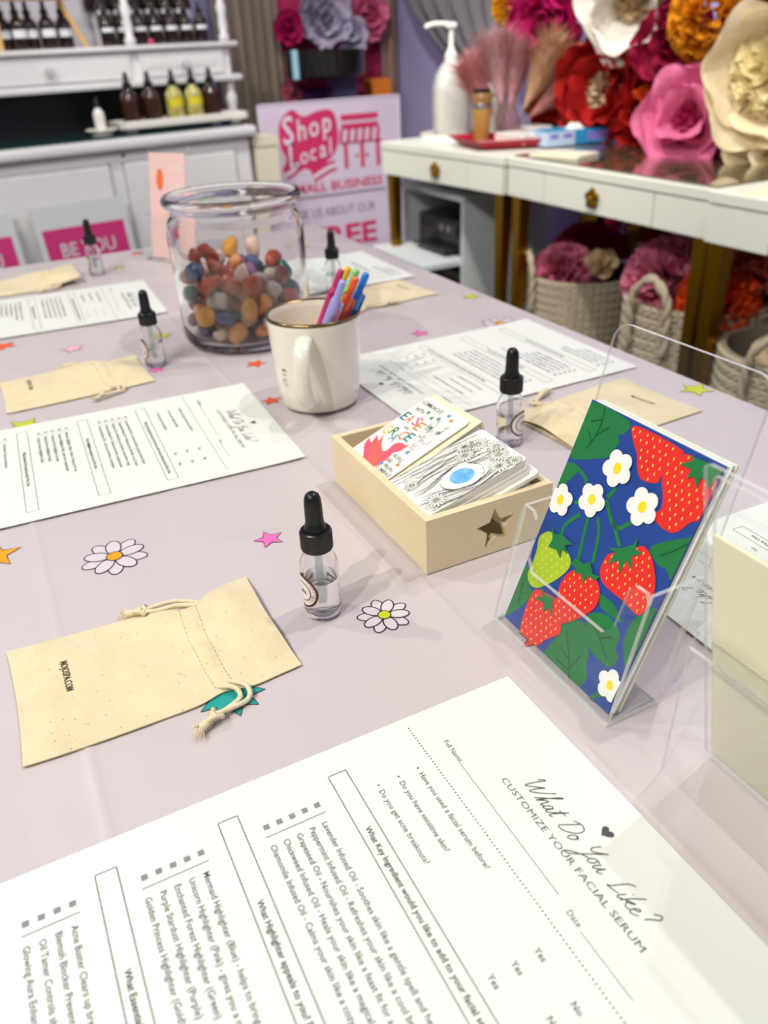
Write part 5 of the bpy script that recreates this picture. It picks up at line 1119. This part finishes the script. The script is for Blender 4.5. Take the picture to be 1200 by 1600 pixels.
# ================================================================== curtains
def drape(name, label, rows, m, n=60, folds=9, amp=.03, nrm_=(0, -1, 0)):
    """rows: list of (left xyz, right xyz) from top to bottom, pleated across"""
    N_ = Vector(nrm_)
    rs = [(Vector(a), Vector(c_)) for a, c_ in rows]
    def f(u, v):
        k = v * (len(rs) - 1); i = min(int(k), len(rs) - 2); t = k - i
        a = rs[i][0].lerp(rs[i + 1][0], t); c_ = rs[i][1].lerp(rs[i + 1][1], t)
        return tuple(a.lerp(c_, u) + N_ * amp * (math.sin(u * folds * 2 * PI) + .4 * math.sin(u * folds * 5.3 + 2)))
    return tag(MB().grid(f, n, 24).build(name, m, smooth=True), label, 'curtain')
m_taupe = mat('taupe_linen', '#8f8478', .9, noise=(8, .4), col2='#7e7468'); m_grey = mat('grey_sheer', '#6c6b70', .8, trans=.15)
drape('taupe_curtain', 'straight taupe curtain hanging between the cabinet and the flower niche standing in for a mirror', [((1.26, 4.24, 2.85), (1.57, 4.24, 2.85)), ((1.26, 4.24, .02), (1.60, 4.24, .02))], m_taupe, 60, 6, .025)
drape('brown_curtain', 'narrow brown curtain edge right of the flower niche standing in for a mirror', [((2.12, 4.22, 2.85), (2.21, 4.22, 2.85)), ((2.13, 4.22, .02), (2.22, 4.22, .02))], mat('brown_linen', '#8d7268', .9), 24, 2, .015)
# tied-back grey curtain on the right wall: gathers from a wide top to a tie
drape('grey_swag_curtain', 'grey curtain swept aside to a tie beside the paper flowers', [((2.19, 4.16, 2.2), (2.19, 3.05, 2.2)), ((2.17, 4.10, T + .62), (2.17, 3.07, T + .60)), ((2.16, 3.93, T + .45), (2.16, 3.09, T + .45)), ((2.15, 3.66, T + .30), (2.15, 3.10, T + .32)), ((2.15, 3.43, T + .215), (2.15, 3.13, T + .23)), ((2.16, 3.33, T + .17), (2.16, 3.15, T + .18))], m_grey, 80, 7, .022, (-1, 0, 0))

# ================================================================== flower niche on the back wall, standing in for a mirror's reflection
m_crimback = mat('reflection_crimson', '#8c0f3c', .7, noise=(5, .7), col2='#c2276a')
tag(MB().box(1.56, 2.14, 4.26, 4.30, T - .35, T + 1.0).build('reflection_backdrop', m_crimback), 'crimson panel standing in for a mirror reflection behind the lamp at the back', 'panel')
tlil = tissue('#cfc6dc', '#a9a2c4')
flower('pale lilac paper flower standing in for a reflection at the top of the back panel', (1.80, 4.20, FZ(.44)), (-.2, -1, 0), .17, 'broad', tlil, tlil, seed=31, group='flowers standing in for a mirror reflection')
flower('pale blue-white paper flower standing in for a reflection above the black lamp', (1.93, 4.17, FZ(.36)), (-.2, -1, 0), .11, 'round', tlil, tlil, L2, .4, seed=32, group='flowers standing in for a mirror reflection')
flower('rose paper flower standing in for a reflection at the right of the back panel', (2.05, 4.21, FZ(.44)), (-.2, -1, 0), .13, 'broad', tpink, tpink, seed=33, group='flowers standing in for a mirror reflection')
flower('magenta paper flower standing in for a reflection at the left of the back panel', (1.62, 4.21, FZ(.40)), (-.2, -1, 0), .10, 'broad', thot, thot, seed=34, group='flowers standing in for a mirror reflection')
flower('pink paper flower standing in for a reflection low on the left of the back panel', (1.62, 4.20, FZ(.12)), (-.2, -1, 0), .09, 'broad', tlp, tlp, seed=35, group='flowers standing in for a mirror reflection')
m_lampblk = mat('black_gloss', '#1b1917', .15, coat=.6)
lamp = thing('drum_shade', 'black glossy drum shade standing on a clear stand at the back', 'lamp', (1.715, 4.00, FZ(0.)))
MB().lathe([(.185, .195), (.190, .20), (.190, .300), (.185, .305), (.180, .300), (.180, .20)], 48, cap0=False, cap1=False).lathe([(.18, .196), (.18, .2)], 48).build('drum', m_lampblk, lamp, smooth=40)
MB().box(-.195, -.170, -.09, -.06, .19, .31, .004).build('pale_blue_clip', mat('pale_blue', '#a9d8ea', .3), lamp)
MB().box(.02, .14, -.05, .05, -.30, .19, .004).build('clear_column', clear('lamp_acrylic', '#c9cfe6', 1.45, .25, '#9aa0c8'), lamp)
MB().box(-.10, .20, -.10, .10, -.74, -.30, .01).build('pedestal', mat('violet_pedestal', '#5a1f5e', .6), lamp)
tag(MB().box(-.08, .05, -.06, .06, 0, .88, .006).build('violet_box', mat('violet_card', '#6a2468', .6), None, (1.72, 4.16, 0)), 'violet box standing under the black drum shade', 'box')
tag(MB().box(-.055, .055, -.05, .05, 0, .905, .006).build('orange_box', mat('orange_card', '#dd7a1e', .6), None, (2.05, 4.12, 0)), 'orange box at the right under the black drum shade', 'box')
